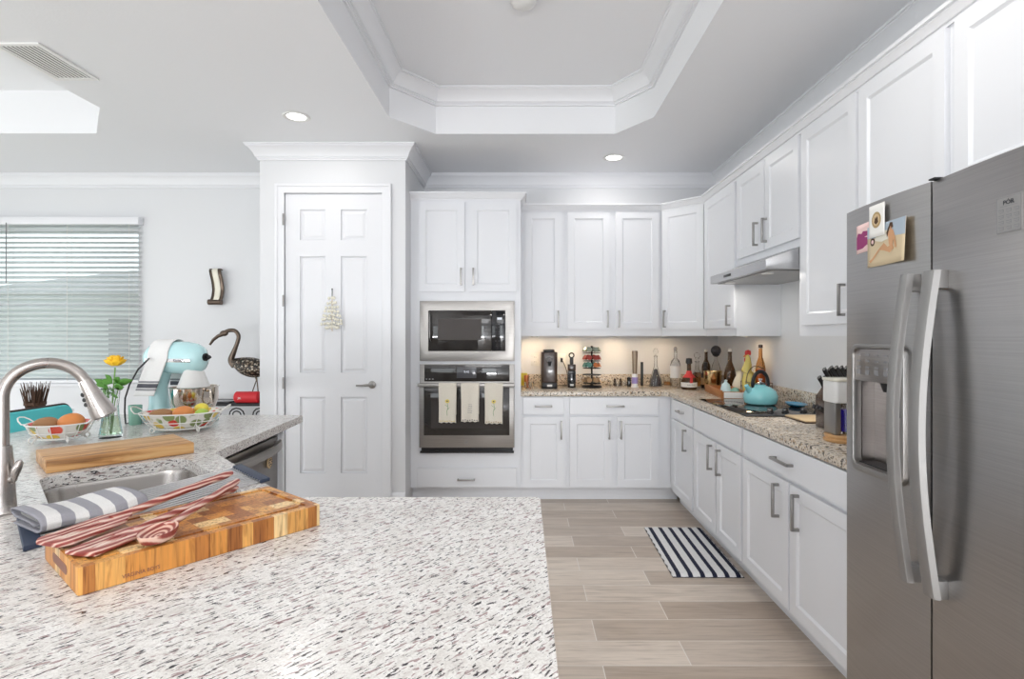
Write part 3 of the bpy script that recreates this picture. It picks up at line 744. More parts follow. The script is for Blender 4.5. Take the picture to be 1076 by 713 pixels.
MB().box(ox(446), ox(535.5), -.0305, -.0282, oz(456.5), oz(406.3), .001).build('door_glass', 'dark_glass', t)
lab(MB().box(ox(453.5), ox(529), -.0312, -.0306, oz(449), oz(417)).build('door_window', 'oven_window', t), 'dark inner window of the oven door')
mb = MB(); lg = Matrix.Translation((ox(490.3), -.0285, oz(463.5))) @ Matrix.Rotation(R(90), 4, 'X')
mb.lathe([(.016, 0), (.019, 0), (.019, .0015), (.016, .0015), (.016, 0)], 28, mtx=lg); mb.lathe([(0, 0), (.015, 0), (.015, .0008), (0, .0008)], 24, mtx=lg); lo_ = mb.build('emblem', 'nickel', t)
text('emblem_letters', 'GE', .018, 'ink_gray', t, (ox(490.3), -.0302, oz(463.5)), (R(90), 0, 0), font_shear=.3)
HY, HZ = -.075, oz(403.6)
mb = MB(); mb.box(m0 - .004, m1 + .004, HY - .009, HY + .009, HZ - .013, HZ + .013, .004)
for x in (m0 + .012, m1 - .012): mb.box(x - .012, x + .012, HY, -.028, HZ - .010, HZ + .010, .003)
mb.build('handle', 'oven_steel', t)
mb = MB(); mb.box(m0 + .004, m1 - .004, -.012, .02, oz(475.5), oz(473.6)); mb.box(m0 + .012, m1 - .012, .008, .02, oz(473.6), oz(470.4)); v_ = mb.build('bottom_vent', 'black_plastic', t)

# towels on the oven handle
def hang_towel(label, px0, px1, pyb, kind, phase):
    x0, x1 = (px0 - VX) * (YO - .1) / F, (px1 - VX) * (YO - .1) / F; w_ = x1 - x0
    zb_ = EYE + (VY - pyb) * (YO - .1) / F
    t = thing('hand_towel', label, 'towel', ((x0 + x1) / 2, YO + HY, HZ))
    drop = HZ - zb_; yf = -.0105 - .003; top = .016
    path = [(-yf - .001, -drop * .8), (-yf - .001, -.02), (-yf, top * .5), (.006, top), (-.006, top), (yf, top * .5), (yf, -.03)] + [(yf - .001, -drop * k) for k in (.3, .5, .7, .85, 1)]
    def fn(u, v):
        i = v * (len(path) - 1); a = int(min(i, len(path) - 2)); f = i - a
        y = path[a][0] * (1 - f) + path[a + 1][0] * f; z = path[a][1] * (1 - f) + path[a + 1][1] * f
        dn = max(0, -z / drop); x = (u - .5) * w_ * (1 - .06 * math.sin(dn * 2.2))
        if v > .5: y -= .005 * dn * (1 + math.sin(u * 9 + phase))
        if v > .97: z += .004 * math.sin(u * 22 + phase)
        return (x, y, z)
    MB().grid(14, 44, fn).build('cloth', 'cloth_cream', t, solid=.002)
    yF = yf - .015
    def fl(x, z, r): MB().lathe([(0, 0), (r, 0), (r, .001), (0, .001)], 12, mtx=Matrix.Translation((x, yF, z)) @ Matrix.Rotation(R(90), 4, 'X')).build('flower_center', 'ink_dark', t)
    if kind == 'flower':
        zc = -drop * .42; mb = MB()
        for k in range(9):
            a = k * 2 * math.pi / 9; mb.sphere((.012 * math.cos(a), yF + .001, zc + .010 * math.sin(a)), .0062, (1, .2, 1), 8, 6)
        lab(mb.build('embroidered_petals', 'yellow_ceramic', t), 'embroidered yellow flower'); fl(0, zc, .006)
        mb = MB(); mb.tube([(0, yF, zc - .012), (.006, yF, zc - .05), (-.004, yF, zc - .085), (0, yF, zc - .115)], .0014, 6)
        mb.tube([(.004, yF, zc - .045), (-.018, yF, zc - .03)], .0013, 6); mb.tube([(.001, yF, zc - .07), (.018, yF, zc - .05)], .0013, 6); mb.build('embroidered_stem', 'leaf_green' if phase > 1 else 'ink_dark', t)
    else:
        mb = MB(); r2 = random.Random(3)
        for k in range(6):
            z = -drop * .52 - k * .0135; wl = .026 + .008 * r2.random()
            x = -wl / 2
            while x < wl / 2:
                l_ = .003 + .004 * r2.random(); mb.box(x, x + l_, yF, yF + .0008, z - .0012, z + .0012 + .002 * r2.random()); x += l_ + .0025
        mb.build('stitched_verse', 'ink_gray', t)
    # scalloped border
    mb = MB()
    for k in range(7): 
        mb.sphere(((k - 3) * w_ * .125, yF + .003, -drop + .014 + .002 * math.sin(k * 2)), .0055, (1.2, .3, .6), 8, 6)
    mb.build('scalloped_border', {'flower': 'yellow_ceramic', 'verse': 'ink_dark'}[kind] if phase < 2 else 'gold_print', t)
hang_towel('cream flower towel with yellow hem, leftmost of three on the oven handle', 460.5, 479.5, 444, 'flower', 1.2)
hang_towel('cream towel with stitched lettering and dark hem, middle of the oven handle', 484, 503.5, 443, 'verse', 0)
hang_towel('cream flower towel with brown hem, rightmost of three on the oven handle', 509, 528.5, 445, 'flower', 2.3)

# ================================================================== refrigerator
FX = 1.12; FY1, FYg, FY0 = 1.899, 1.504, .975; FZ = 1.80
t = thing('refrigerator', 'stainless side-by-side refrigerator with ice and water dispenser', 'refrigerator', (0, 0, 0))
MB().box(FX + .075, XR - .02, FY0 + .004, FY1 - .004, .02, FZ - .02, .004).build('cabinet_box', 'dishwasher_steel', t)
mb = MB()
for y in (FY0 + .05, FY1 - .05):
    for x in (FX + .12, XR - .1): mb.cyl((x, y, 0), (x, y, .021), .018, 12)
mb.build('feet', 'black_plastic', t)
dz0, dz1 = PD(0, 491, 1.84).z, PD(0, 361, 1.84).z   # dispenser frame
dy0, dy1 = 1.585, 1.842
def fdoor(y0, y1, hole=None):
    mb = MB(); n_ = 12; q = bmesh.new()
    # gently bowed front
    def xf(y): u = (y - y0) / (y1 - y0) * 2 - 1; return FX + .012 * u * u
    out_ = [(xf(y0 + (y1 - y0) * i / n_), y0 + (y1 - y0) * i / n_) for i in range(n_ + 1)]
    if not hole:
        mb.prism(out_ + [(FX + .07, y1), (FX + .07, y0)], (), .06, FZ, bev=.004)
    else:
        h0, h1, ha, hb = hole
        mb.prism(out_ + [(FX + .07, y1), (FX + .07, y0)], (), .06, ha); mb.prism(out_ + [(FX + .07, y1), (FX + .07, y0)], (), hb, FZ)
        l1 = [(xf(y0), y0), (xf(h0), h0), (FX + .07, h0), (FX + .07, y0)]
        mb.prism(l1, (), ha, hb); mb.prism([(xf(h1), h1), (xf(y1), y1), (FX + .07, y1), (FX + .07, h1)], (), ha, hb)
    return mb
hz0, hz1 = dz0 + .02, dz1 - .015
d1 = fdoor(FYg + .003, FY1, (dy0 + .01, dy1 - .01, hz0, hz1)).build('freezer_door', 'fridge_steel', t, ang=25)
d2 = fdoor(FY0, FYg - .003).build('refrigerator_door', 'fridge_steel', t, ang=25)
# dispenser
def rrect(a, b_, c, d, r, n_=5):
    o = []
    for cx, cy, s in ((b_ - r, c + r, -90), (b_ - r, d - r, 0), (a + r, d - r, 90), (a + r, c + r, 180)):
        for i in range(n_ + 1): an = R(s + 90 * i / n_); o.append((cx + r * math.cos(an), cy + r * math.sin(an)))
    return o
yz = lambda u, v, s: (s, u, v)
dp = MB().prism(rrect(dy0, dy1, dz0, dz1, .03), [rrect(dy0 + .014, dy1 - .014, dz0 + .022, dz1 - .014, .022)], FX - .010, FX + .02, yz, bev=.002).build('dispenser', 'nickel', d1)
zp = PD(0, 399.5, 1.8).z
MB().box(FX - .004, FX + .03, dy0 + .014, dy1 - .014, zp, dz1 - .014, .003).build('dispenser_panel', 'dishwasher_steel', dp)
mb = MB()
for j, (z, h_) in enumerate(((dz1 - .035, .002), (dz1 - .055, .003), (dz1 - .075, .003), (zp + .03, .008))):
    for k in range(5):
        y = dy0 + .04 + k * .045; mb.box(FX - .0055, FX - .004, y - .009, y + .009, z - h_, z + h_)
mb.build('dispenser_buttons', 'ink_gray', dp)
mb = MB()  # cavity
a, b_, c, d_ = dy0 + .0105, dy1 - .0105, hz0 + .0005, zp
mb.box(FX + .062, FX + .068, a, b_, c, d_ + .1); mb.box(FX + .02, FX + .062, a, a + .006, c, d_ + .1); mb.box(FX + .02, FX + .062, b_ - .006, b_, c, d_ + .1)
mb.box(FX - .002, FX + .062, a, b_, c, c + .006)
mb.build('dispenser_cavity', 'dishwasher_steel', dp)
mb = MB(); mb.tube([(FX + .03, (a + b_) / 2, zp + .01), (FX + .03, (a + b_) / 2, zp - .03)], [.024, .012], 14); mb.box(FX + .045, FX + .055, (a + b_) / 2 - .025, (a + b_) / 2 + .025, zp - .11, zp - .0, .003); mb.build('dispenser_spout', 'black_plastic', dp)
mb = MB(); mb.box(FX + .002, FX + .058, a + .02, b_ - .02, c + .0065, c + .010)
mb.build('drip_tray', 'black_plastic', dp)
# bowed handles
for par, y0, y1 in ((d1, 1.535, 1.573), (d2, 1.435, 1.482)):
    mb = MB(); n_ = 24; z0, z1 = .672, 1.548
    def fn2(k):
        v = k / n_; s = math.sin(math.pi * v); return FX - .030 - .042 * s, z0 + (z1 - z0) * v
    q = bmesh.new(); rings = []
    for k in range(n_ + 1):
        x, z = fn2(k); th = .016
        rings.append([q.verts.new(p) for p in ((x, y0 + .004, z), (x - .003, y0 + .010, z), (x - .003, y1 - .010, z), (x, y1 - .004, z), (x + th, y1, z), (x + th, y0, z))])
    for r1, r2 in zip(rings, rings[1:]):
        for i in range(6): q.faces.new((r1[i], r1[(i + 1) % 6], r2[(i + 1) % 6], r2[i]))
    q.faces.new(rings[0]); q.faces.new(rings[-1][::-1]); bmesh.ops.recalc_face_normals(q, faces=q.faces); mb._add(q)
    for z in (z0 + .022, z1 - .027): mb.box(FX - .03, FX + .01, y0 + .003, y1 - .003, z - .022, z + .027, .002)
    mb.build('handle', 'handle_steel', par, ang=30)
lab(MB().box(FX - .001, FX + .05, FYg - .028, FYg - .0035, FZ - .0, FZ + .005, .002).build('hinge_cover', 'black_plastic', t), 'dark hinge cover')

# cards on the freezer door (flat in reality)
fxp = lambda y: FX + .012 * ((y - (FYg + .003)) / (FY1 - FYg - .003) * 2 - 1) ** 2
def on_door(px, py, X=None): # point on the door plane
    X = X or FX; d = F * X / (px - VX); return d, EYE + (VY - py) * d / F
def card(name, label, cat, y0, y1, z0, z1, off, material, curl=0, tilt=0):
    """y1 is the far (left) edge"""
    t = thing(name, label, cat, (0, 0, 0))
    def fn(u, v):
        y = y1 + (y0 - y1) * u; z = z0 + (z1 - z0) * v + tilt * (u - .5)
        return (fxp(y) - off - curl * max(0, u - .2) ** 2 * (1.2 - .5 * v), y, z)
    MB().grid(10, 6, fn).build('sheet', material, t, solid=.0008)
    def patch(nm, pts, mt, lift):
        b2 = bmesh.new()
        f1 = [b2.verts.new(Vector(fn(u, v)) - Vector((lift, 0, 0))) for u, v in pts]; bmesh.ops.triangulate(b2, faces=[b2.faces.new(f1)])
        ex = bmesh.ops.extrude_face_region(b2, geom=b2.faces[:]); bmesh.ops.translate(b2, verts=[g for g in ex['geom'] if isinstance(g, bmesh.types.BMVert)], vec=(-.0003, 0, 0))
        bmesh.ops.recalc_face_normals(b2, faces=b2.faces)
        m_ = MB(); m_._add(b2); return m_.build(nm, mt, t)
    return t, patch
circ = lambda cu, cv, ru_, rv, n_=14: [(cu + ru_ * math.cos(2 * math.pi * i / n_), cv + rv * math.sin(2 * math.pi * i / n_)) for i in range(n_)]
t, p_ = card('postcard', 'pink postcard with a plum-coloured car, stuck on the freezer door', 'postcard', 1.712, 1.829, 1.648, 1.742, .0015, 'pink_print', tilt=.004)
p_('printed_car', [(.03, .14), (.32, .14), (.36, .30), (.68, .30), (.72, .16), (.96, .18), (.97, .45), (.66, .52), (.56, .70), (.34, .74), (.22, .60), (.10, .72), (.03, .58)], 'plum_print', .0010)
p_('printed_wheel', circ(.80, .24, .10, .14), 'hair_print', .0018); p_('printed_wheel_rim', circ(.80, .24, .05, .07), 'pink_print', .0022)
t, p_ = card('photo_print', 'beach photo of a seated woman in a bikini, curling off the freezer door', 'photo', 1.576, 1.762, 1.592, 1.722, .003, 'sand_print', curl=.022)
p_('printed_sea', [(i / 8, .72 - .12 * i / 8) for i in range(9)] + [(1 - i / 8, 1) for i in range(9)], 'sea_print', .0006)
p_('printed_van', [(.22, .62), (.24, .80), (.36, .84), (.56, .80), (.58, .60), (.4, .56)], 'cream_ceramic', .0014)
p_('printed_legs', [(.06, .16), (.14, .20), (.30, .38), (.46, .52), (.56, .40), (.68, .46), (.72, .34), (.62, .26), (.46, .34), (.34, .38), (.2, .2), (.1, .10)], 'skin_print', .0018)
p_('printed_torso', [(.66, .34), (.60, .46), (.58, .62), (.56, .72), (.62, .80), (.70, .78), (.74, .66), (.80, .36), (.76, .34), (.72, .56)], 'skin_print', .0024)
p_('printed_head', circ(.64, .86, .045, .07, 10), 'skin_print', .0022)
p_('printed_hair', [(.60, .90), (.62, .96), (.68, .95), (.70, .84), (.66, .82), (.64, .88), (.60, .80), (.55, .62), (.53, .74), (.57, .84)], 'hair_print', .0026)
t, p_ = card('gift_card', 'white card with round gold emblem, overlapping the two photos on the freezer', 'card', 1.668, 1.742, 1.684, 1.785, .010, 'paper')
p_('gold_emblem', circ(.5, .52, .30, .25, 20), 'gold_print', .0010); p_('emblem_ring', circ(.5, .52, .22, .18, 16), 'cork_tan', .0013); p_('emblem_mark', [(.38, .45), (.45, .62), (.52, .50), (.58, .64), (.64, .44), (.5, .38)], 'hair_print', .0018)
# little calendar magnet on the refrigerator door
y0, y1 = 1.218, 1.283
def fx2(y): u = (y - FY0) / (FYg - .003 - FY0) * 2 - 1; return FX + .012 * u * u
t = thing('calendar_magnet', 'small grey calendar magnet on the right refrigerator door', 'magnet', (0, 0, 0))
xm = min(fx2(y0), fx2(y1)) - .0015
MB().box(xm, xm + .002, y0, y1, 1.612, 1.695).build('sheet', 'dishwasher_steel' if False else 'nickel', t)
mb = MB()
for z in (1.6135, 1.6935): mb.box(xm - .0004, xm, y0 + .001, y1 - .001, z - .0005, z + .0005)
for y in (y0 + .0015, y1 - .0015): mb.box(xm - .0004, xm, y - .0005, y + .0005, 1.6135, 1.6935)
mb.box(xm - .0004, xm, y0 + .01, y1 - .01, 1.6725, 1.6735)
for i in range(3):
    for j in range(4):
        cy, cz = y1 - .0125 - i * .020, 1.662 - j * .0135
        mb.box(xm - .0004, xm, cy - .007, cy + .007, cz + .003, cz + .0045); mb.box(xm - .0004, xm, cy - .007, cy - .006, cz - .003, cz + .004); mb.box(xm - .0004, xm, cy - .006, cy + .006, cz - .001, cz); mb.box(xm - .0004, xm, cy - .005, cy + .003, cz - .004, cz - .003)
mb.build('calendar_grid', 'ink_gray', t)
text('heading', 'PÓR', .015, 'ink_dark', t, (xm - .0006, (y0 + y1) / 2, 1.681), (R(90), 0, R(-90)))

# ================================================================== peninsula
out_ = [(-2.42, 3.18), (-1.277, 3.137), (-1.215, 2.136), (-.67, 1.543), (.037, 1.543), (.047, 1.533), (.047, .35), (-1.6, .35), (-2.42, 1.15)]
s2 = math.sqrt(.5)
def uv(u, v): return (u * s2 + v * s2, -u * s2 + v * s2)   # u along the diagonal edge, v across
def rot_rect(u0, u1, v0, v1, r, n_=5): return [uv(a, b_) for a, b_ in rrect(u0, u1, v0, v1, r, n_)]
SU0, SU1, SV0, SV1 = -2.36, -1.60, .13, .545
b = MB().prism(out_, [rot_rect(SU0, SU1, SV0, SV1, .07)], .8745, CT)
pen = tag(b.build('countertop', 'granite_peninsula'), 'white granite peninsula countertop with dark flecks and the sink cutout', 'countertop')
# base under the peninsula: panelled ring
inner = [(-2.10, 2.885), (-1.275, 2.885), (-1.275, 2.87), (-1.90, 2.87), (-1.90, 2.235), (-1.235, 2.235), (-1.225, 2.11), (-.69, 1.518), (.012, 1.518), (.012, .65), (-1.45, .65), (-2.10, 1.30)]
t = thing('peninsula_base', 'white panelled cabinet base beneath the granite peninsula', 'cabinet')
MB().sweep([(0, .10), (.02, .10), (.02, .874), (0, .874)], inner, True, -1).build('panels', 'cabinet_white', t)
MB().sweep([(.06, 0), (.08, 0), (.08, .10), (.06, .10)], inner, True, -1).build('toe_kick', 'cabinet_white', t)
# sink
mb = MB(); q = bmesh.new(); rings = []
for ins, z, r in ((-.022, .8735, .085), (.002, .8735, .07), (.006, .86, .07), (.012, .71, .065), (.03, .682, .05), (.10, .676, .03)):
    rings.append([q.verts.new((*p, z)) for p in rot_rect(SU0 + ins, SU1 - ins, SV0 + ins, SV1 - ins, r)])
for r1, r2 in zip(rings, rings[1:]):
    k = len(r1)
    for i in range(k): q.faces.new((r1[i], r1[(i + 1) % k], r2[(i + 1) % k], r2[i]))
q.faces.new(rings[-1]); bmesh.ops.recalc_face_normals(q, faces=q.faces); bmesh.ops.reverse_faces(q, faces=q.faces[:]) ; mb._add(q)
t = thing('kitchen_sink', 'undermounted stainless steel sink basin in the granite peninsula', 'sink')
mb.build('basin', 'sink_steel', t, ang=50)
c_ = uv(-1.98, .34); MB().lathe([(0, .0005), (.028, .0005), (.030, .003), (.045, .003), (.046, 0), (0, 0)], 24, (*c_, .676)).build('drain', 'chrome', t)
# dishwasher
t = thing('dishwasher', 'stainless dishwasher under the granite end of the peninsula', 'dishwasher', (-1.262, 2.25, 0), R(93))
MB().box(.004, .606, .03, .58, .02, .855, .002).build('tub', 'black_plastic', t)
MB().box(.004, .606, 0, .028, .10, .846, .005).build('door', 'dishwasher_steel', t)
MB().box(.004, .606, .004, .03, .849, .868, .002).build('control_strip', 'black_gloss', t)
mb = MB(); pts = []
for k in range(17): v = k / 16; pts.append((.025 + .56 * v, -.02 - .045 * math.sin(math.pi * v) ** .6, .812))
q = bmesh.new(); rings = []
for p in pts: rings.append([q.verts.new((p[0], p[1] + dy, p[2] + dz)) for dy, dz in ((-.006, -.02), (-.009, 0), (-.006, .02), (.006, .02), (.006, -.02))])
for r1, r2 in zip(rings, rings[1:]):
    for i in range(5): q.faces.new((r1[i], r1[(i + 1) % 5], r2[(i + 1) % 5], r2[i]))
q.faces.new(rings[0]); q.faces.new(rings[-1][::-1]); bmesh.ops.recalc_face_normals(q, faces=q.faces); mb._add(q)
for x in (.035, .575): mb.box(x - .01, x + .01, -.025, .002, .797, .827, .002)
mb.build('handle', 'oven_steel', t, ang=30)
b = MB().lathe([(0, 0), (.030, 0), (.030, .006), (.027, .008), (0, .008)], 24)
t = thing('wooden_magnet', 'round wooden magnet with dark pattern on the dishwasher door', 'magnet', (-1.262 - .024, 2.25 + .49, .735), R(93))
md_ = Matrix.Rotation(R(90), 4, 'X')
mb = MB(); mb.lathe([(0, 0), (.030, 0), (.030, .006), (.027, .008), (0, .008)], 24, mtx=Matrix.Translation((0, -.0005, 0)) @ md_); mb.build('disc', 'cork_tan', t)
mb = MB()
for k in range(6): a = k * R(60); mb.box(.013 * math.cos(a) - .005, .013 * math.cos(a) + .005, -.0095, -.0085, .013 * math.sin(a) - .003, .013 * math.sin(a) + .003)
mb.lathe([(.022, 0), (.024, 0), (.024, .001), (.022, .001), (.022, 0)], 24, mtx=Matrix.Translation((0, -.0085, 0)) @ md_)
mb.build('burnt_pattern', 'ink_dark', t)

# faucet
t = thing('kitchen_faucet', 'tall brushed nickel gooseneck faucet with pull-down spray head', 'faucet', (-1.347, 1.402, CT), R(45))
MB().lathe([(0, 0), (.031, 0), (.032, .004), (.029, .01), (.0265, .05), (.0235, .12), (.0195, .17), (.0185, .175), (0, .175)], 28).build('base', 'faucet_steel', t)
pts = [(0, 0, .17), (0, 0, .22)]; r_ = .087; zc = .298
for k in range(0, 157, 6): a = R(k); pts.append((r_ - r_ * math.cos(a), 0, zc + r_ * math.sin(a)))
MB().tube(pts, .0145, 18).build('gooseneck', 'faucet_steel', t)
a = R(156); p0 = Vector((r_ - r_ * math.cos(a), 0, zc + r_ * math.sin(a))); dv = Vector((math.sin(a), 0, math.cos(a)))
hd_ = MB().tube([p0 - dv * .002, p0 + dv * .003, p0 + dv * .03, p0 + dv * .092, p0 + dv * .108, p0 + dv * .112], [.0152, .0165, .019, .030, .031, .027], 24).build('spray_head', 'faucet_steel', t)
nd = Vector((dv.z, 0, -dv.x))
mb = MB()
for k in (.035, .05, .064): pp = p0 + dv * k + nd * (.019 + (k - .03) * .17); mb.sphere(pp, .0058, (1, 1, 1.1), 10, 8)
lab(mb.build('spray_buttons', 'black_plastic', hd_), 'black rubber spray buttons')
mb = MB(); mb.tube([(0, 0, .085), (.012, -.012, .088), (.022, -.022, .09)], [.011, .011, .010], 12); mb.tube([(.018, -.018, .078), (.021, -.021, .095), (.026, -.026, .115), (.032, -.032, .132), (.034, -.034, .137)], [.005, .009, .011, .008, .003], 12); mb.build('lever', 'faucet_steel', t)

# roll-up rack
NR, NL, FR_, FL_ = Vector((-1.058, 1.147)), Vector((-1.243, 1.330)), Vector((-.800, 1.712)), Vector((-.985, 1.895))
o_ = (NR + NL + FR_ + FL_) / 4
t = thing('drying_rack', 'roll-up steel rod drying rack with navy ends laid across the sink', 'drying rack', (o_.x, o_.y, CT), 0)
NR, NL, FR_, FL_ = NR - o_, NL - o_, FR_ - o_, FL_ - o_
mb = MB(); nrod = 13
for k in range(nrod):
    v = (k + .5) / nrod; a, b_ = NR.lerp(NL, v), FR_.lerp(FL_, v); d = (b_ - a).normalized() * .008
    mb.cyl((*(a + d), .006), (*(b_ - d), .006), .0028, 8)
mb.build('rods', 'rod_steel', t)
for a, b_, sg in ((NR, NL, 1), (FR_, FL_, -1)):
    q_ = (FR_ - NR).normalized() * .034 * sg
    MB().prism([tuple(a), tuple(b_), tuple(b_ + q_), tuple(a + q_)], (), .0005, .0125, bev=.003).build('end_strip', 'navy_silicone', t)

# cutting board
q0, q1 = Vector((-.782, .952)), Vector((-.491, 1.313)); dl = (q1 - q0).normalized(); Lb = (q1 - q0).length; nl_ = Vector((-dl.y, dl.x)); Wb = .262; hb = .05
cb_ = (q0 + q1) / 2 + nl_ * Wb / 2
bang = math.atan2(dl.y, dl.x)
t = thing('cutting_board', 'thick end-grain wooden cutting board in front of the sink, under the utensils', 'cutting board', (cb_.x, cb_.y, CT), bang)
mb = MB()
# slab with juice groove on top and grip recess at both ends
outl = rrect(-Lb / 2, Lb / 2, -Wb / 2, Wb / 2, .006, 3)
g1 = rrect(-Lb / 2 + .022, Lb / 2 - .022, -Wb / 2 + .022, Wb / 2 - .022, .01, 3); g2 = rrect(-Lb / 2 + .034, Lb / 2 - .034, -Wb / 2 + .034, Wb / 2 - .034, .008, 3)
mb.prism(outl, (), .001, hb - .004); mb.prism(outl, [g1], hb - .004, hb); mb.prism(g2, (), hb - .004, hb - .0005)
bo = mb.build('slab', 'block_board', t, ang=25)
for s_ in (-1, 1):
    lab(MB().prism(rrect(-.055, .055, .016, .034, .009, 5), (), 0, .0012, lambda u, v, w_: (s_ * (Lb / 2 + w_ - .0006), u, v)).build('grip_recess', 'wood_handle_edge', t), 'dark scooped finger grip')
text('engraved_name', 'VIRGINIA BOYS', .0105, 'wood_handle_edge', t, (-Lb / 2 + .095, -Wb / 2 - .0004, .0125), (R(90), 0, 0), sx=.85)

# utensils on the board
def utensil(name, label, a, b_, blade, rz=0):
    a, b_ = Vector(a), Vector(b_); d = b_ - a
    L_ = d.length; t = thing(name, label, 'kitchen utensil', tuple(a), 0)
    t.rotation_mode = 'QUATERNION'; t.rotation_quaternion = Matrix((d.normalized(), Vector((0, 0, 1)).cross(d.normalized()).normalized(), d.normalized().cross(Vector((0, 0, 1)).cross(d.normalized()).normalized()))).transposed().to_quaternion()
    return t, L_
zb_ = CT + hb
def flatmesh(pts, z0, z1, holes=()): return MB().prism(pts, holes, z0, z1, bev=.0015)
# 1 slotted turner, handle toward the sink
t, L_ = utensil('wooden_turner', 'long layered-wood slotted turner, topmost and reaching past the board edge', (-.905, 1.03, zb_ + .012), (-.775, 1.44, zb_ + .045), 0)
sl = [[(.03, y), (.10, y), (.10, y + .004), (.03, y + .004)] for y in (-.020, -.008, .006, .018)]
flatmesh([(0, -.026), (.02, -.042), (.12, -.040), (.155, -.014), (.165, 0), (.155, .014), (.12, .038), (.01, .042), (0, .03)], -.004, .004, sl).build('blade', 'layered_wood', t)
MB().tube([(.12, 0, 0), (.16, 0, .001), (.28, 0, .002), (L_ - .02, 0, 0), (L_, 0, 0)], [.010, .0095, .0105, .0115, .007], 12, sy=.8).build('handle', 'layered_wood', t)
# 2 spatula
t, L_ = utensil('wooden_spatula', 'layered-wood slotted spatula lying flat under the other two utensils', (-.815, 1.00, zb_ + .007), (-.742, 1.405, zb_ + .016), 0)
sl = [[(.02, y), (.08, y), (.08, y + .0035), (.02, y + .0035)] for y in (-.016, -.002, .012)]
flatmesh([(0, -.03), (.10, -.034), (.14, -.012), (.15, 0), (.14, .012), (.10, .034), (0, .036), (-.004, .0)], -.004, .004, sl).build('blade', 'layered_wood', t)
MB().tube([(.11, 0, 0), (.15, 0, .002), (.27, 0, .003), (L_ - .02, 0, 0), (L_, 0, 0)], [.009, .009, .0095, .0105, .006], 12, sy=.8).build('handle', 'layered_wood', t)
# 3 spoon
t, L_ = utensil('wooden_spoon', 'layered-wood spoon with ringed oval bowl, nearest the front of the board', (-.722, 1.035, zb_ + .012), (-.735, 1.395, zb_ + .036), 0)
q = bmesh.new(); rings = []
for rr2, z in ((.0, -.002), (.4, -.001), (.75, .004), (.93, .010), (1.0, .011), (1.0, .006), (.85, -.006), (.5, -.012), (0, -.012)):
    rings.append([q.verts.new((.04 + .042 * rr2 * math.cos(2 * math.pi * i / 28), .032 * rr2 * math.sin(2 * math.pi * i / 28), z)) for i in range(28)])
for r1, r2 in zip(rings, rings[1:]):
    for i in range(28): q.faces.new((r1[i], r1[(i + 1) % 28], r2[(i + 1) % 28], r2[i]))
bmesh.ops.remove_doubles(q, verts=q.verts, dist=.0001); bmesh.ops.recalc_face_normals(q, faces=q.faces)
bmesh.ops.translate(q, verts=q.verts, vec=(-.04, 0, 0))
mb = MB(); mb._add(q); mb.build('bowl', 'ringed_wood', t, loc=(.04, 0, 0))
MB().tube([(.074, 0, .004), (.10, 0, .004), (.20, 0, .003), (L_ - .03, 0, 0), (L_, 0, 0)], [.012, .008, .008, .0105, .007], 12, sy=.85).build('handle', 'layered_wood', t)

# folded striped towel on the rack
t = thing('kitchen_towel', 'folded grey and white striped towel on the drying rack beside the faucet', 'towel', (-1.085, 1.335, CT + .0135), R(58))
def roll(u, v):  # u along length, v around the folded section
    x = (u - .5) * .215; prof_ = [(.072, .0), (-.062, .0), (-.078, .006), (-.083, .016), (-.076, .028), (-.05, .034), (.0, .036), (.05, .034), (.078, .028), (.086, .020), (.078, .012), (.04, .011), (0, .012), (-.05, .013)]
    i = v * (len(prof_) - 1); a = int(min(i, len(prof_) - 2)); f = i - a
    y = prof_[a][0] * (1 - f) + prof_[a + 1][0] * f; z = prof_[a][1] * (1 - f) + prof_[a + 1][1] * f
    z = z * (1 + .16 * math.sin(u * 7 + v * 3)) + .001; y += .006 * math.sin(u * 5 + 1) + .01 * u
    return (x + .006 * math.sin(v * 9), y, z + .002)
MB().grid(40, 70, roll).build('cloth', 'cloth_grey_stripe', t, solid=.004, ang=60)

# long board behind the sink
q0, q1 = Vector((-1.583, 1.798)), Vector((-1.286, 2.119)); dl = (q1 - q0).normalized(); Lb = (q1 - q0).length; nl_ = Vector((-dl.y, dl.x)); Wb = .27
cb_ = (q0 + q1) / 2 + nl_ * Wb / 2
MBb = MB(); MBb.box(-Lb / 2, Lb / 2, -Wb / 2, Wb / 2, .001, .043, .003)
t = MBb.build('cutting_board', 'grain_board', None, (cb_.x, cb_.y, CT), (0, 0, math.atan2(dl.y, dl.x)))
tag(t, 'plain long-grain wooden cutting board behind the sink, in front of the baskets', 'cutting board')

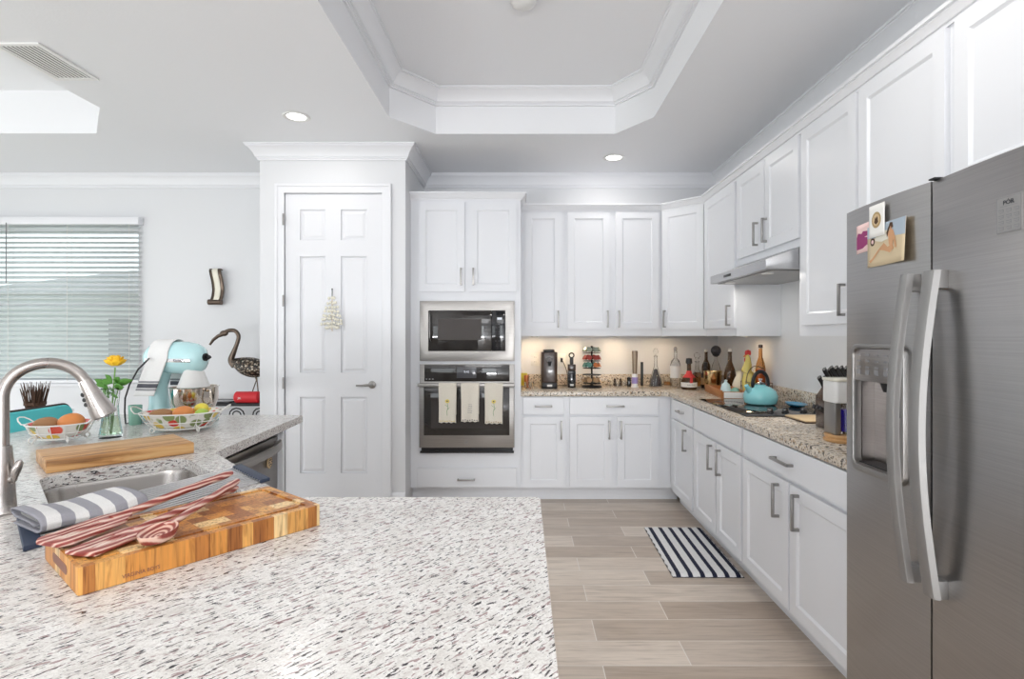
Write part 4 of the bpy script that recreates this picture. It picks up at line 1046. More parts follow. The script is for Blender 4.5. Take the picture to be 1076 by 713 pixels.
# ---------------------------------------------------------------- fruit baskets
def basket(label, loc, rz, a, b_, hgt):
    t = thing('wire_basket', label, 'basket', loc, rz)
    mb = MB(); n_ = 40
    def el(f, z, dr=0): return [((a * f + dr) * math.cos(2 * math.pi * i / n_), (b_ * f + dr) * math.sin(2 * math.pi * i / n_), z) for i in range(n_ + 1)]
    mb.tube(el(1.04, hgt), .003, 6, False); mb.tube(el(.70, .018), .003, 6, False); mb.tube(el(.9, hgt * .55), .002, 6, False)
    for k in range(14):
        an = 2 * math.pi * k / 14; c, s_ = math.cos(an), math.sin(an)
        mb.tube([(a * .70 * c, b_ * .70 * s_, .018), (a * .88 * c, b_ * .88 * s_, hgt * .5), (a * 1.04 * c, b_ * 1.04 * s_, hgt)], .0018, 6)
    for k in range(4):
        an = R(45 + 90 * k); c, s_ = math.cos(an), math.sin(an); o = Vector((a * .72 * c, b_ * .72 * s_, 0)); dr = Vector((c, s_, 0)); pp = [o + Vector((0, 0, .05)), o + Vector((0, 0, .02))]
        for j in range(9): th = R(-90 + 40 * j); pp.append(o + dr * (.014 + .011 * math.cos(th + math.pi / 2 * 0)) * 1 + Vector((0, 0, .0155 + .012 * math.sin(th))))
        mb.tube(pp, .003, 6)
    for s_ in (-1, 1):
        pp = [Vector((s_ * a * (.98 + .0), -b_ * .35, hgt))]
        for j in range(7): th = math.pi * j / 6; pp.append(Vector((s_ * (a + .012 + .03 * math.sin(th)), -b_ * .35 * math.cos(th), hgt + .028 * math.sin(th))))
        mb.tube(pp, .0028, 6)
    mb.build('wire_frame', 'wire_white', t)
    prof_ = [(0, .022), (.62, .022), (.8, hgt * .5), (.97, hgt - .004), (1.0, hgt + .002), (.96, hgt), (.78, hgt * .5), (.58, .028), (0, .028)]
    MB().lathe(prof_, 40, sx=a, sy=b_).build('painted_bowl', 'floral_ceramic', t)
    return t
lb = P(58, 466, CT) + Vector((-.03, .06, 0)); rb = P(180, 455, CT) + Vector((0, .08, 0))
basket('smaller white wire basket with floral bowl, left of the rose vase', tuple(lb), R(8), .115, .105, .080)
basket('larger white wire basket with floral bowl, in front of the aqua mixer', tuple(rb), R(12), .172, .135, .092)
def fruit(name, label, cat, base, off, sc, mt, rz=0, hz_=.03):
    o = MB().sphere((0, 0, 0), 1, sc, 20, 14).build(name, mt, None, (base[0] + off[0], base[1] + off[1], base[2] + off[2]), (0, 0, rz)); tag(o, label, cat)
    bm_ = o.data
    for v in bm_.vertices:
        n3 = math.sin(v.co.x * 60) * math.cos(v.co.y * 70) * .0015; v.co += v.co.normalized() * n3
    return o
fruit('potato', 'brown potato in the smaller basket', 'potato', lb, (-.052, -.01, .076), (.048, .040, .030), 'bread_brown', .2)
fruit('orange', 'orange fruit in the smaller basket by the faucet spray head', 'orange', lb, (.050, .0, .082), (.050, .044, .040), 'orange_fruit', .1)
fruit('potato', 'pale tan potato at the back of the smaller basket', 'potato', lb, (0, .058, .062), (.032, .022, .022), 'cork_tan')
fruit('potato', 'long brown potato at the left of the larger basket', 'potato', rb, (-.092, -.01, .078), (.055, .038, .028), 'bread_brown', .1)
fruit('sweet_potato', 'orange sweet potato in the middle of the larger basket', 'sweet potato', rb, (.012, -.01, .088), (.046, .04, .032), 'orange_fruit', .2)
fruit('lemon', 'yellow lemon in the larger basket', 'lemon', rb, (.062, .055, .098), (.036, .030, .028), 'lemon_yellow', -.3)
fruit('lime', 'green lime at the right end of the larger basket', 'lime', rb, (.107, -.022, .082), (.032, .028, .026), 'lime_green', .3)

# ---------------------------------------------------------------- rose in a vase
vb = P(116.5, 459, CT); vb = Vector((vb.x, vb.y, CT))
t = thing('rose_vase', 'clear glass vase holding a single yellow rose, behind the long cutting board', 'vase', tuple(vb))
t.scale = (.88, .88, 1)
MB().lathe([(0, 0), (.050, 0), (.052, .01), (.044, .05), (.036, .10), (.034, .14), (.040, .215), (.0425, .222), (.038, .218), (.031, .14), (.033, .10), (.041, .05), (.047, .014), (0, .012)], 28).build('glass', 'clear_glass', t)
lab(MB().lathe([(0, .013), (.044, .015), (.038, .05), (.0305, .095), (0, .095)], 24).build('water', 'vase_water', t), 'greenish water and stems in the vase')
mb = MB(); rose = Vector((.022, 0, .335))
mb.tube([(0, 0, .016), (.004, .0, .12), (.014, 0, .22), rose - Vector((0, 0, .02))], .0035, 8)
mb.tube([(-.01, .01, .02), (-.012, 0, .16), (-.03, 0, .25)], .0025, 8); mb.tube([(.01, -.01, .02), (.02, 0, .16), (.04, .01, .25)], .0025, 8)
st = mb.build('rose_stem', 'stem_green', t)
mb = MB()
def leaf(mb, base, tip, wd_, droop=.01):
    base, tip = Vector(base), Vector(tip); d = tip - base; sd = d.cross(Vector((0, 0, 1))); sd = sd.normalized() if sd.length > .001 else Vector((0, 1, 0)); sd = (sd + Vector((0, 0, 1.3))).normalized()
    def fn(u, v):
        w_ = math.sin(math.pi * u ** .8) * wd_ * (v - .5) * 2
        return base + d * u + sd * w_ + Vector((0, 0, -droop * u * u - abs(v - .5) * -.006))
    mb.grid(8, 4, fn)
for a, b_, w_ in (((-.015, 0, .22), (-.085, .0, .27), .018), ((-.02, 0, .20), (-.06, -.02, .215), .016), ((.01, 0, .24), (-.03, .0, .29), .015), ((.02, 0, .22), (.075, -.01, .235), .02), ((.03, 0, .235), (.105, .01, .265), .020), ((.0, 0, .2), (-.05, -.03, .18), .017), ((.015, 0, .25), (.05, -.03, .255), .014), ((.01, -.01, .19), (.06, -.03, .19), .017), ((-.01, -.01, .23), (.0, -.045, .22), .018), ((-.02, 0, .23), (-.07, -.02, .245), .014), ((0, -.01, .20), (-.02, -.03, .24), .02), ((.01, -.01, .21), (.035, -.035, .225), .02), ((0, 0, .24), (-.045, -.01, .265), .016), ((.02, 0, .24), (.06, -.02, .28), .015), ((0, -.01, .18), (-.035, -.02, .175), .016)): leaf(mb, a, b_, w_)
mb.build('leaves', 'leaf_green', t, solid=.001)
mb = MB()
for ring, (n_, rad, hh, op) in enumerate(((5, .013, .044, .25), (6, .023, .044, .6), (7, .037, .038, .95), (8, .050, .026, 1.25))):
    for k in range(n_):
        an0 = 2 * math.pi * k / n_ + ring * .5
        def fn(u, v, an0=an0, rad=rad, hh=hh, op=op, n_=n_):
            an = an0 + (v - .5) * 2 * math.pi / n_ * 1.35 * (.5 + .5 * math.sin(math.pi * min(1, u * .8 + .15)))
            rr2 = rad * (.25 + .75 * math.sin(u * op + .05) / math.sin(op + .05)); z = hh * u ** (.8 + .3 * op) + .004 * math.sin(math.pi * v) * u
            return rose + Vector((rr2 * math.cos(an), rr2 * math.sin(an), z - .012))
        mb.grid(5, 5, fn)
mb.build('rose_bloom', 'rose_yellow', t, solid=.001, ang=70)

t = tag(MB().lathe([(0, 0), (.026, 0), (.028, .005), (.031, .10), (.028, .101), (.025, .008), (0, .008)], 24).build('tumbler', 'sage_green', None, tuple(P(126, 450, CT) + Vector((-.01, .12, 0)))), 'pale green tumbler between the rose vase and the larger basket', 'tumbler')

# ---------------------------------------------------------------- stand mixer (local +x is its front)
mx = Vector((-1.865, 2.92, CT)); S = 1.13
t = thing('stand_mixer', 'pale aqua stand mixer with steel bowl, behind the larger fruit basket', 'stand mixer', tuple(mx), R(-6))
t.scale = (.86, 1, 1); mixer = t
def sc_(p): return Vector(p) * S
mb = MB(); mb.prism([(-.16, -.055), (-.13, -.085), (-.05, -.10), (.06, -.10), (.17, -.085), (.215, -.04), (.215, .04), (.17, .085), (.06, .10), (-.05, .10), (-.13, .085), (-.16, .055)], (), .0, .032, lambda u, v, w_: (u * S, v * S, w_ * S), bev=.008)
mb.build('foot', 'aqua_enamel', t)
mb = MB()
def ringp(z, cx, rx, ry_, n_=20): return [(cx + rx * math.cos(2 * math.pi * i / n_), ry_ * math.sin(2 * math.pi * i / n_), z) for i in range(n_)]
q = bmesh.new(); rings = []
for z, cx, rx, ry_ in ((.03, -.10, .055, .06), (.08, -.105, .045, .048), (.16, -.11, .042, .042), (.22, -.10, .05, .046), (.25, -.09, .06, .05)):
    rings.append([q.verts.new(sc_(p)) for p in ringp(z, cx, rx, ry_)])
for r1, r2 in zip(rings, rings[1:]):
    for i in range(20): q.faces.new((r1[i], r1[(i + 1) % 20], r2[(i + 1) % 20], r2[i]))
q.faces.new(rings[0]); q.faces.new(rings[-1]); bmesh.ops.recalc_face_normals(q, faces=q.faces); mb._add(q); mb.build('column', 'aqua_enamel', t)
mb = MB(); q = bmesh.new(); rings = []
for x, r, zc2 in ((-.175, .02, .30), (-.168, .045, .30), (-.14, .062, .30), (-.08, .070, .302), (0, .074, .303), (.07, .073, .301), (.12, .068, .298), (.15, .054, .298), (.165, .028, .30)):
    rings.append([q.verts.new(sc_((x, r * .88 * math.sin(2 * math.pi * i / 28), zc2 + r * 1.05 * math.cos(2 * math.pi * i / 28)))) for i in range(28)])
for r1, r2 in zip(rings, rings[1:]):
    for i in range(28): q.faces.new((r1[i], r1[(i + 1) % 28], r2[(i + 1) % 28], r2[i]))
q.faces.new(rings[0]); q.faces.new(rings[-1]); bmesh.ops.recalc_face_normals(q, faces=q.faces); mb._add(q); hd_ = mb.build('head', 'aqua_enamel', t, ang=60)
MB().box(-.13 * S, .135 * S, -.0655 * S, -.0615 * S, .283 * S, .300 * S, .001).build('chrome_band', 'chrome', hd_)
text('band_letters', 'KitchenAid', .018, 'ink_dark', hd_, (.075 * S, -.0662 * S, .2915 * S), (R(90), 0, 0))
mb = MB(); mb.tube([sc_((.158, 0, .305)), sc_((.175, 0, .305))], .018 * S, 16); mb.tube([sc_((.175, 0, .305)), sc_((.19, 0, .305)), sc_((.20, 0, .305))], [.007, .012, .006], 12); mb.build('attachment_hub', 'blackened_steel', hd_)
mb = MB(); mb.lathe([(0, 0), (.036, 0), (.04, .01), (.034, .02), (.03, .03), (0, .03)], 20, tuple(sc_((.10, 0, .222)))); mb.build('beater_hub', 'aqua_enamel', hd_)
lab(MB().lathe([(.048, .095), (.085, 0.0), (.083, 0.0), (.046, .094), (.048, .095)], 28, tuple(sc_((.10, 0, .165)))).build('pouring_shield', 'white_plastic', t), 'white pouring shield above the bowl')
bwl = MB().lathe([(0, .008), (.045, .006), (.05, 0), (.053, .0), (.060, .008), (.105, .03), (.120, .07), (.124, .145), (.130, .149), (.126, .151), (.121, .146), (.116, .07), (.10, .035), (.05, .014), (0, .014)], 36, tuple(sc_((.105, 0, .034)))).build('bowl', 'bowl_steel', t)
b_c = sc_((.105, 0, .034)); a_ = R(-20); dvv = Vector((math.cos(a_), math.sin(a_), 0))
MB().tube([b_c + dvv * .13 + Vector((0, 0, .135)), b_c + dvv * .165 + Vector((0, 0, .135)), b_c + dvv * .17 + Vector((0, 0, .07)), b_c + dvv * .125 + Vector((0, 0, .055))], .006, 10, sy=1.6).build('bowl_handle', 'bowl_steel', bwl)
# towel over the head: bands in local z around its lower edge
zh = .305 * S; R0 = .080 * S
tw = thing('dish_towel', 'white dish towel with black bands draped over the mixer head', 'towel', tuple(mx + Matrix.Rotation(R(-6), 3, 'Z') @ Vector((-.042 * S, 0, .16))), R(-6))
def fn(u, v):
    x = (u - .5) * .112; L1 = .16; L2 = .20; arc = math.pi * R0; tot = L1 + arc + L2; s_ = v * tot; cz = zh - .16
    if s_ < L1: y, z = R0 * .88, cz - (L1 - s_)
    elif s_ < L1 + arc:
        th = (s_ - L1) / R0; y, z = R0 * .88 * math.cos(th), cz + R0 * 1.05 * math.sin(th)
    else: d_ = s_ - L1 - arc; y, z = -R0 * .88 - .02 * (d_ / L2), cz - d_; x += -.062 * (d_ / L2)
    return (x * (1 + .0), y + .003 * math.sin(u * 8), z)
MB().grid(10, 60, fn).build('cloth', 'cloth_mixer', tw, solid=.003, ang=60)
bb = MB(); cpts = [PD(157, 376, 2.86), PD(154, 379, 2.80), PD(145, 388, 2.78), PD(136, 404, 2.78), PD(131.5, 418, 2.78), PD(131, 432, 2.8), Vector((PD(132, 440, 2.8).x, 2.8, CT + .005)), Vector((PD(138, 440, 2.85).x, 2.85, CT + .005))]
bb.tube(cpts, .0042, 8)
adopt(bb.build('power_cord', 'black_plastic'), mixer)

# ---------------------------------------------------------------- nook: stool, table, twigs, console, bird, speaker, wall piece
t = thing('counter_stool', 'teal upholstered counter stool on the far side of the peninsula', 'stool', (-2.84, 2.86, 0), R(90))
# local: back toward -y? stool back faces the camera side; back stands at x world = -2.6
def slab(x0, x1, y0, y1, z0, z1, bv): return MB().box(x0, x1, y0, y1, z0, z1, bv, 4)
mb = MB()
def bk(u, v):
    return (-.24 + .48 * u, -.24 - .02 * math.sin(math.pi * u), 0)
mb.prism(rrect(-.25, .25, .70, .985, .06, 6), (), -.26, -.215, lambda u, v, w_: (u, w_ - .02 * math.cos(u * 6), v), bev=.01); mb.build('backrest', 'teal_fabric', t)
mb = MB(); mb.tube([(p[0], -.2375 - .02 * math.cos(p[0] * 6), p[1]) for p in rrect(-.254, .254, .697, .989, .06, 6)] + [(.194, -.2375 - .02 * math.cos(.194 * 6), .697)], .006, 6, False); mb.build('piping', 'trim_dark_brown', t)
slab(-.23, .23, -.21, .22, .60, .68, .03).build('seat', 'teal_fabric', t)
for x in (-.2, .2):
    for y in (-.2, .19): MB().tube([(x * 1.1, y * 1.1, 0), (x, y, .61)], [.014, .019], 8).build('leg', 'trim_dark_brown', t)
mb = MB(); mb.tube([(-.2, .19, .25), (.2, .19, .25)], .010, 8); mb.build('footrest', 'trim_dark_brown', t)
for x in (-.2, .2): MB().box(x - .012, x + .012, -.25, -.19, .6, .75, .003).build('back_support', 'trim_dark_brown', t)

tx = -4.05
t = thing('pedestal_table', 'small round white pedestal table holding the twig bundle, below the window', 'table', (tx, 4.5, 0))
MB().lathe([(0, .72), (.24, .72), (.25, .735), (.24, .75), (0, .75)], 36).build('tabletop', 'trim_paint', t)
MB().lathe([(0, 0), (.18, 0), (.17, .03), (.05, .06), (.03, .12), (.035, .4), (.03, .66), (.08, .715), (0, .7195)], 24).build('pedestal', 'trim_paint', t)
t = thing('twig_bundle', 'bundle of dark brown twigs standing below the window blind', 'twig bundle', (tx, 4.5, .75))
mb = MB()
for k in range(90):
    a = rnd.uniform(0, 2 * math.pi); r0 = rnd.uniform(0, .06); r1 = r0 * 1.7 + rnd.uniform(0, .03); hh = rnd.uniform(.17, .245)
    mb.tube([(r0 * math.cos(a), r0 * math.sin(a), 0.001), ((r0 + r1) / 2 * math.cos(a), (r0 + r1) / 2 * math.sin(a), hh * .5), (r1 * math.cos(a + .1), r1 * math.sin(a + .1), hh)], [.0045, .0035, .002], 5)
tw_ = mb.build('twigs', 'twig_brown', t); tw_['kind'] = 'stuff'
MB().lathe([(.068, .05), (.073, .05), (.073, .075), (.068, .075), (.068, .05)], 24).build('binding', 'twig_brown', t)

ct_ = thing('console_table', 'black wrought iron console table against the back wall beside the pantry', 'table', (-2.55, 4.78, 0))
MB().box(-.42, .42, -.17, .17, .775, .80, .004).build('tabletop', 'blackened_steel', ct_)
for x in (-.39, .39):
    for y in (-.15, .15): MB().tube([(x, y, 0), (x, y, .776)], .009, 8).build('leg', 'blackened_steel', ct_)
mb = MB()
for k in range(4):
    cx = -.3 + .2 * k; pp = []
    for j in range(22): th = R(j * 30); rr2 = .07 * (1 - j / 30); pp.append((cx + rr2 * math.cos(th), -.155, .70 + rr2 * math.sin(th) * .9))
    mb.tube(pp, .006, 6)
mb.tube([(-.39, -.155, .62), (.39, -.155, .62)], .006, 6); mb.build('scrollwork', 'blackened_steel', ct_)
zT = .80
def pc(px, py, d=4.74): return PD(px, py, d)
# bird
t = thing('flamingo_sculpture', 'dark metal flamingo sculpture with pebbled body on the console table', 'sculpture', (0, 0, 0))
q = bmesh.new(); prof_ = [(588, 0, 0), ]
c1, c2 = pc(249, 376), pc(283, 388); mb = MB()
N_ = 14; pts = []; rs = []
for k in range(N_ + 1):
    v = k / N_; pts.append(pc(244 + 44 * v, 379 + 6 * v + 4 * math.sin(v * 3))); rs.append(.012 + .075 * math.sin(math.pi * min(1, v * 1.0 + .02)) ** .8 * (1 if v < .6 else 1 - (v - .6) * .6))
mb.tube(pts, [max(.004, x) for x in rs], 18, sy=1.0); mb.build('body', 'pebbled_bronze', t)
keys = [(247, 384), (243, 378), (246, 369), (250, 358), (250.5, 352), (247, 347.5), (241, 347), (236, 349)]
pts = [pc(*k) for k in keys]
fine = []
for i in range(len(pts) - 1):
    a, b_ = pts[i], pts[i + 1]; ta = (pts[min(i + 1, len(pts) - 1)] - pts[max(i - 1, 0)]) / 6; tb = (pts[min(i + 2, len(pts) - 1)] - pts[i]) / 6
    fine += interpolate_bezier(a, a + ta, b_ - tb, b_, 6)[:-1]
fine.append(pts[-1]); nf = len(fine)
MB().tube(fine, [.034 - .017 * min(1, i / (nf * .35)) for i in range(nf)], 12).build('neck', 'nickel' if False else 'bronze', t)
MB().sphere((0, 0, 0), 1, (.036, .022, .026), 16, 10).build('head', 'bronze', t, tuple(pc(235.5, 350)))
MB().tube([pc(234, 351), pc(229, 353), pc(224, 357), pc(220.5, 362)], [.018, .015, .013, .009], 12).build('beak', 'bronze', t)
for dx in (0, 3):
    top_ = pc(266 + dx, 391); kn = pc(270 if dx else 269.5, 399)
    MB().tube([top_, kn, Vector((pc(262 + dx * 3, 405).x, 4.74 + dx * .006, zT + .006))], .005, 8).build('leg', 'bronze', t)
mb = MB(); fx_ = pc(266, 400).x; mb.box(fx_ - .06, fx_ + .10, 4.69, 4.79, zT + .0005, zT + .008, .002); mb.build('base_plate', 'bronze', t)
# speaker
sp0 = pc(249, 416, 4.66)
t = thing('portable_speaker', 'red cylindrical portable speaker lying on the console table below the bird', 'speaker', (sp0.x, 4.635, zT + .0495))
MB().tube([(.0, 0, 0), (.004, 0, 0), (.012, 0, 0), (.2, 0, 0), (.208, 0, 0), (.212, 0, 0)], [.03, .042, .049, .049, .042, .03], 28).build('body', 'red_plastic', t)
text('speaker_mark', 'JBL', .022, 'ink_white', t, (.06, -.0505, -.004), (R(90), 0, 0))
lab(MB().tube([(-.006, 0, 0), (.002, 0, 0)], [.026, .032], 20).build('end_cap', 'black_plastic', t), 'black end cap')
mb = MB(); mb.box(-.09, .09, -.06, .06, 0.001, .012, .003); mb.build
o = mb.build('tablet', 'black_gloss', None, (pc(238, 420).x, 4.68, zT)); tag(o, 'flat black tablet on the console table left of the red speaker', 'tablet')
# wall sconce
ws = PD(228, 302, YB - .05)
t = thing('scroll_ornament', 'scrolled mosaic and bronze wall ornament right of the window', 'wall ornament', (ws.x, YB, ws.z))
s_m = F / YB
keys = [(.035, .155), (-.02, .170), (-.055, .15), (-.062, .08), (-.05, .0), (-.02, -.07), (.02, -.11), (.05, -.13)]
def ribbon(x_off, w_, zs, nm, mt, yo):
    mb = MB(); pr_ = [(-.012, .165), (-.05, .175), (-.075, .155), (-.078, .12), (-.06, .05), (-.05, -.02), (-.06, -.08), (-.07, -.115)]
    def fn(u, v):
        i = v * (len(pr_) - 1); a = int(min(i, len(pr_) - 2)); f = i - a
        y = pr_[a][0] * (1 - f) + pr_[a + 1][0] * f; z = pr_[a][1] * (1 - f) + pr_[a + 1][1] * f
        return (x_off + (u - .5) * w_ + .022 * math.sin((v) * 3.0 - .6), y + yo, z * zs)
    mb.grid(4, 40, fn); return mb.build(nm, mt, t, solid=.006, ang=60)
ribbon(-.010, .110, 1, 'bronze_ribbon', 'bronze', 0); lab(ribbon(-.01, .052, 1, 'mosaic_strip', 'floral_ceramic' if False else 'cream_ceramic', -.006), 'pale mosaic strip')
MB().tube([(-.075, -.055, -.135), (.045, -.055, -.135)], .026, 18).build('candle_cup', 'bronze', t)
MB().box(-.03, .03, -.06, -.001, -.15, -.12, .004).build('bracket', 'bronze', t)

# ornament on the pantry door
do = PD(349, 326, YP - .01)
t = thing('door_ornament', 'cream tiered shell tree ornament hanging on the pantry door', 'ornament', (do.x, YP - .002, do.z))
mb = MB(); mb.tube([(0, -.008, .17), (0, -.008, .11)], .003, 6); mb.sphere((0, -.008, .168), .006); mb.build('hook', 'blackened_steel', t)
mb = MB(); r2 = random.Random(5)
for j in range(8):
    z = .095 - j * .032; wd_ = .022 + .055 * min(1, j / 5.5)
    if j == 7: wd_ = .05
    n_ = 3 + j
    for k in range(n_):
        x = (k / (n_ - 1) - .5) * 2 * wd_ + r2.uniform(-.004, .004)
        mb.sphere((x, -.014 - r2.uniform(0, .006), z + r2.uniform(-.006, .006) - abs(x) * .15), .0125, (.9, .6, 1.0), 8, 6)
mb.build('shells', 'cream_ceramic', t)
MB().tube([(0, -.008, .12), (0, -.008, -.165)], .0025, 6).build('cord', 'cork_tan', t)

# ================================================================== things on the back counter
def on(px, py): v = P(px, py, CT); return v
def bottle(name, label, px, py, prof_, glass, fill=None, cap=None, lbl=None, cat='bottle', seg=24, extra=None, depth=None, sx=1, sy=1):
    p = on(px, py)
    if depth: p = Vector(((px - VX) * depth / F, depth, CT))
    t = thing(name, label, cat, (p.x, p.y, CT + .0005))
    MB().lathe(prof_, seg, sx=sx, sy=sy).build('glass', glass, t)
    if fill: MB().lathe(fill[0], seg, sx=sx, sy=sy).build('contents', fill[1], t)
    if cap: MB().lathe(cap[0], 16).build('stopper', cap[1], t)
    if lbl: r0, z0, z1, m_ = lbl; MB().lathe([(r0, z0), (r0 + .0008, z0), (r0 + .0008, z1), (r0, z1), (r0, z0)], seg, sx=sx, sy=sy).build('paper_label', m_, t)
    return t
# coffee machine
yb_ = 4.80
xw = lambda px, d=4.8: (px - VX) * d / F
zw = lambda py, d=4.8: EYE + (VY - py) * d / F
cmx = xw(577.3, 4.75)
t = thing('coffee_machine', 'tall dark brown pod coffee machine next to the oven tower', 'coffee machine', (cmx, 4.86, CT + .001)); coffee = t
MB().prism(rrect(-.071, .071, -.12, .12, .03, 5), (), .0, .315, bev=.004).build('body', 'coffee_brown', t)
MB().prism(rrect(-.05, .05, -.10, .08, .03, 5), (), .3155, .335, bev=.004).build('lid', 'black_plastic', t)
MB().lathe([(.018, 0), (.027, 0), (.028, .006), (.022, .010), (.018, .008), (.018, 0)], 20, mtx=Matrix.Translation((0, -.118, .25)) @ Matrix.Rotation(R(90), 4, 'X')).build('dial_ring', 'nickel', t)
MB().tube([(0, -.135, .235), (0, -.135, .195)], [.018, .010], 12).build('coffee_spout', 'black_plastic', t)
MB().box(-.065, .065, -.155, -.121, .0, .05, .006).build('drip_tray', 'black_plastic', t)
MB().box(-.022, .022, -.1575, -.1555, .018, .036, .001).build('badge', 'label_white', t)
# cordless opener on stand
x_ = xw(600.9, 4.8)
t = thing('milk_frother', 'slim black electric gadget with ring handle beside the coffee machine', 'kitchen gadget', (x_, 4.83, CT + .001))
MB().box(-.034, .034, -.034, .034, 0, .15, .006).build('body', 'black_gloss', t); MB().box(-.0345, .0345, -.0345, .0345, .1505, .205, .004).build('upper_body', 'coffee_brown', t)
MB().box(-.016, .016, -.013, .013, .2055, .27, .005).build('neck', 'black_plastic', t)
q = [(.021 * math.cos(2 * math.pi * i / 20), 0, .285 + .021 * math.sin(2 * math.pi * i / 20)) for i in range(21)]
MB().tube(q, .006, 8, False).build('ring', 'black_plastic', t)
MB().box(-.016, .016, -.0365, -.0345, .015, .032, .001).build('badge', 'label_white', t)
# pod carousel
x_ = xw(622.4, 4.8); yc_ = 4.84
t = thing('pod_carousel', 'black metal coffee pod carousel with four loaded tiers', 'pod carousel', (x_, yc_, CT + .001))
MB().lathe([(0, 0), (.090, 0), (.092, .006), (.08, .014), (.02, .018), (.008, .03), (.008, .36), (.014, .365), (0, .372)], 28).build('stand', 'blackened_steel', t)
tiers = [(.035, 'pod_gold'), (.170, 'pod_teal'), (.235, 'pod_red'), (.305, 'pod_green')]
for zt_, _ in tiers:
    mb = MB()
    for rr2 in (.045, .078): mb.tube([(rr2 * math.cos(2 * math.pi * i / 24), rr2 * math.sin(2 * math.pi * i / 24), zt_) for i in range(25)], .002, 6, False)
    for k in range(8): a = R(45 * k); mb.tube([(.006 * math.cos(a), .006 * math.sin(a), zt_), (.078 * math.cos(a), .078 * math.sin(a), zt_)], .0018, 6)
    mb.build('tier', 'blackened_steel', t)
MB().lathe([(.008, .110), (.082, .110), (.084, .116), (.008, .116), (.008, .110)], 28).build('shelf_disc', 'blackened_steel', t)
tn = {'pod_gold': 'tan coffee pod on the bottom tier of the carousel', 'pod_teal': 'dark green coffee pod on the second tier of the carousel', 'pod_red': 'red coffee pod on the third tier of the carousel', 'pod_green': 'grey-green coffee pod on the top tier of the carousel', 'pod_orange': 'orange coffee pod on the second tier of the carousel'}
protos = {}
for zt_, m_ in tiers:
    for k in range(8):
        a = R(45 * k + 22.5); mt = m_
        if m_ == 'pod_teal' and k in (6, 7): mt = 'pod_orange'
        if mt not in protos:
            pr_ = MB().lathe([(0, -.014), (.012, -.014), (.017, .010), (.0235, .012), (.0235, .014), (.018, .0145), (0, .0165)], 16).build('coffee_pod', mt)
            tag(pr_, tn[mt], 'coffee pod', tn[mt].replace('coffee pod', 'coffee pods')); protos[mt] = pr_; o = pr_
        else: o = protos[mt].copy(); COL.objects.link(o)
        o.location = (x_ + .062 * math.cos(a), yc_ + .062 * math.sin(a), CT + .001 + zt_ + .026); o.rotation_euler = (0, R(62), a)
# outlet
def outlet(label, x, z, nm='power_outlet'):
    t = thing(nm, label, 'outlet', (x, YB, z)); MB().box(-.038, .038, -.006, -.0005, -.06, .06, .003).build('cover_plate', 'white_plastic', t)
    mb = MB(); 
    for s_ in (-1, 1):
        for dx in (-.006, .006): mb.box(dx - .0012, dx + .0012, -.0068, -.0061, s_ * .022 - .006, s_ * .022 + .006)
    mb.build('slots', 'ink_dark', t); return t
outlet('white wall outlet left of the coffee machine', xw(562.3, YB), zw(377.5, YB))
outlet('white wall outlet behind the coffee machine cord, right of it', xw(590, YB), zw(378, YB))
bb = MB(); bb.tube(interpolate_bezier(Vector((xw(590, YB), YB - .02, zw(378, YB))), Vector((xw(592, YB), YB - .08, zw(380, YB))), Vector((xw(598, 4.98), 4.98, CT + .12)), Vector((xw(596, 5), 5.0, CT + .005)), 14) + [Vector((xw(586, 4.98), 4.985, CT + .005))], .003, 8)
bb.box(xw(590, YB) - .01, xw(590, YB) + .01, YB - .03, YB - .008, zw(380, YB), zw(376, YB), .002)
adopt(bb.build('power_cord', 'black_plastic'), coffee)
# left clutter by the tower
p = xw(553.3, 4.8)
tag(MB().lathe([(0, 0), (.021, 0), (.022, .1), (.018, .101), (.017, .006), (0, .006)], 20).build('cup', 'pod_orange', None, (p, 4.92, CT + .001)), 'small orange-brown cup beside the oven tower', 'cup')
o = MB().box(-.03, .03, -.012, .012, 0, .115, .006).build('tea_packet', 'lemon_yellow', None, (xw(548.5, 4.9) + .02, 5.0, CT + .001)); tag(o, 'yellow and green packet leaning in the corner by the oven tower', 'packet')
o = MB().lathe([(0, 0), (.03, 0), (.04, .03), (.042, .06), (.039, .06), (.03, .006), (0, .006)], 20).build('glass_bowl', 'clear_glass', None, (xw(556, 4.72), 4.72, CT + .001)); tag(o, 'small clear glass bowl in front of the orange-brown cup', 'bowl')
# shot glasses
tn_ = []
gl = [(0, 0), (.019, 0), (.023, .055), (.0215, .055), (.018, .008), (0, .008)]
for k, (px, dpt, l_) in enumerate(((643, 4.92, 'clear shot glass farthest left, right of the pod carousel'), (649, 4.86, 'clear shot glass, second from the pod carousel'), (655.5, 4.90, 'clear shot glass just left of the wine opener'))):
    o = MB().lathe(gl, 20).build('shot_glass', 'clear_glass', None, (xw(px, dpt), dpt, CT + .001)); tag(o, l_, 'glass')
for px, l_ in ((646, 'left of two small dark pepper mills among the shot glasses'), (652, 'right of two small dark pepper mills among the shot glasses')):
    o = MB().lathe([(0, 0), (.012, 0), (.010, .02), (.007, .035), (.011, .055), (.006, .068), (0, .07)], 14).build('pepper_mill', 'coffee_brown', None, (xw(px, 4.98), 4.98, CT + .001)); tag(o, l_, 'pepper mill')
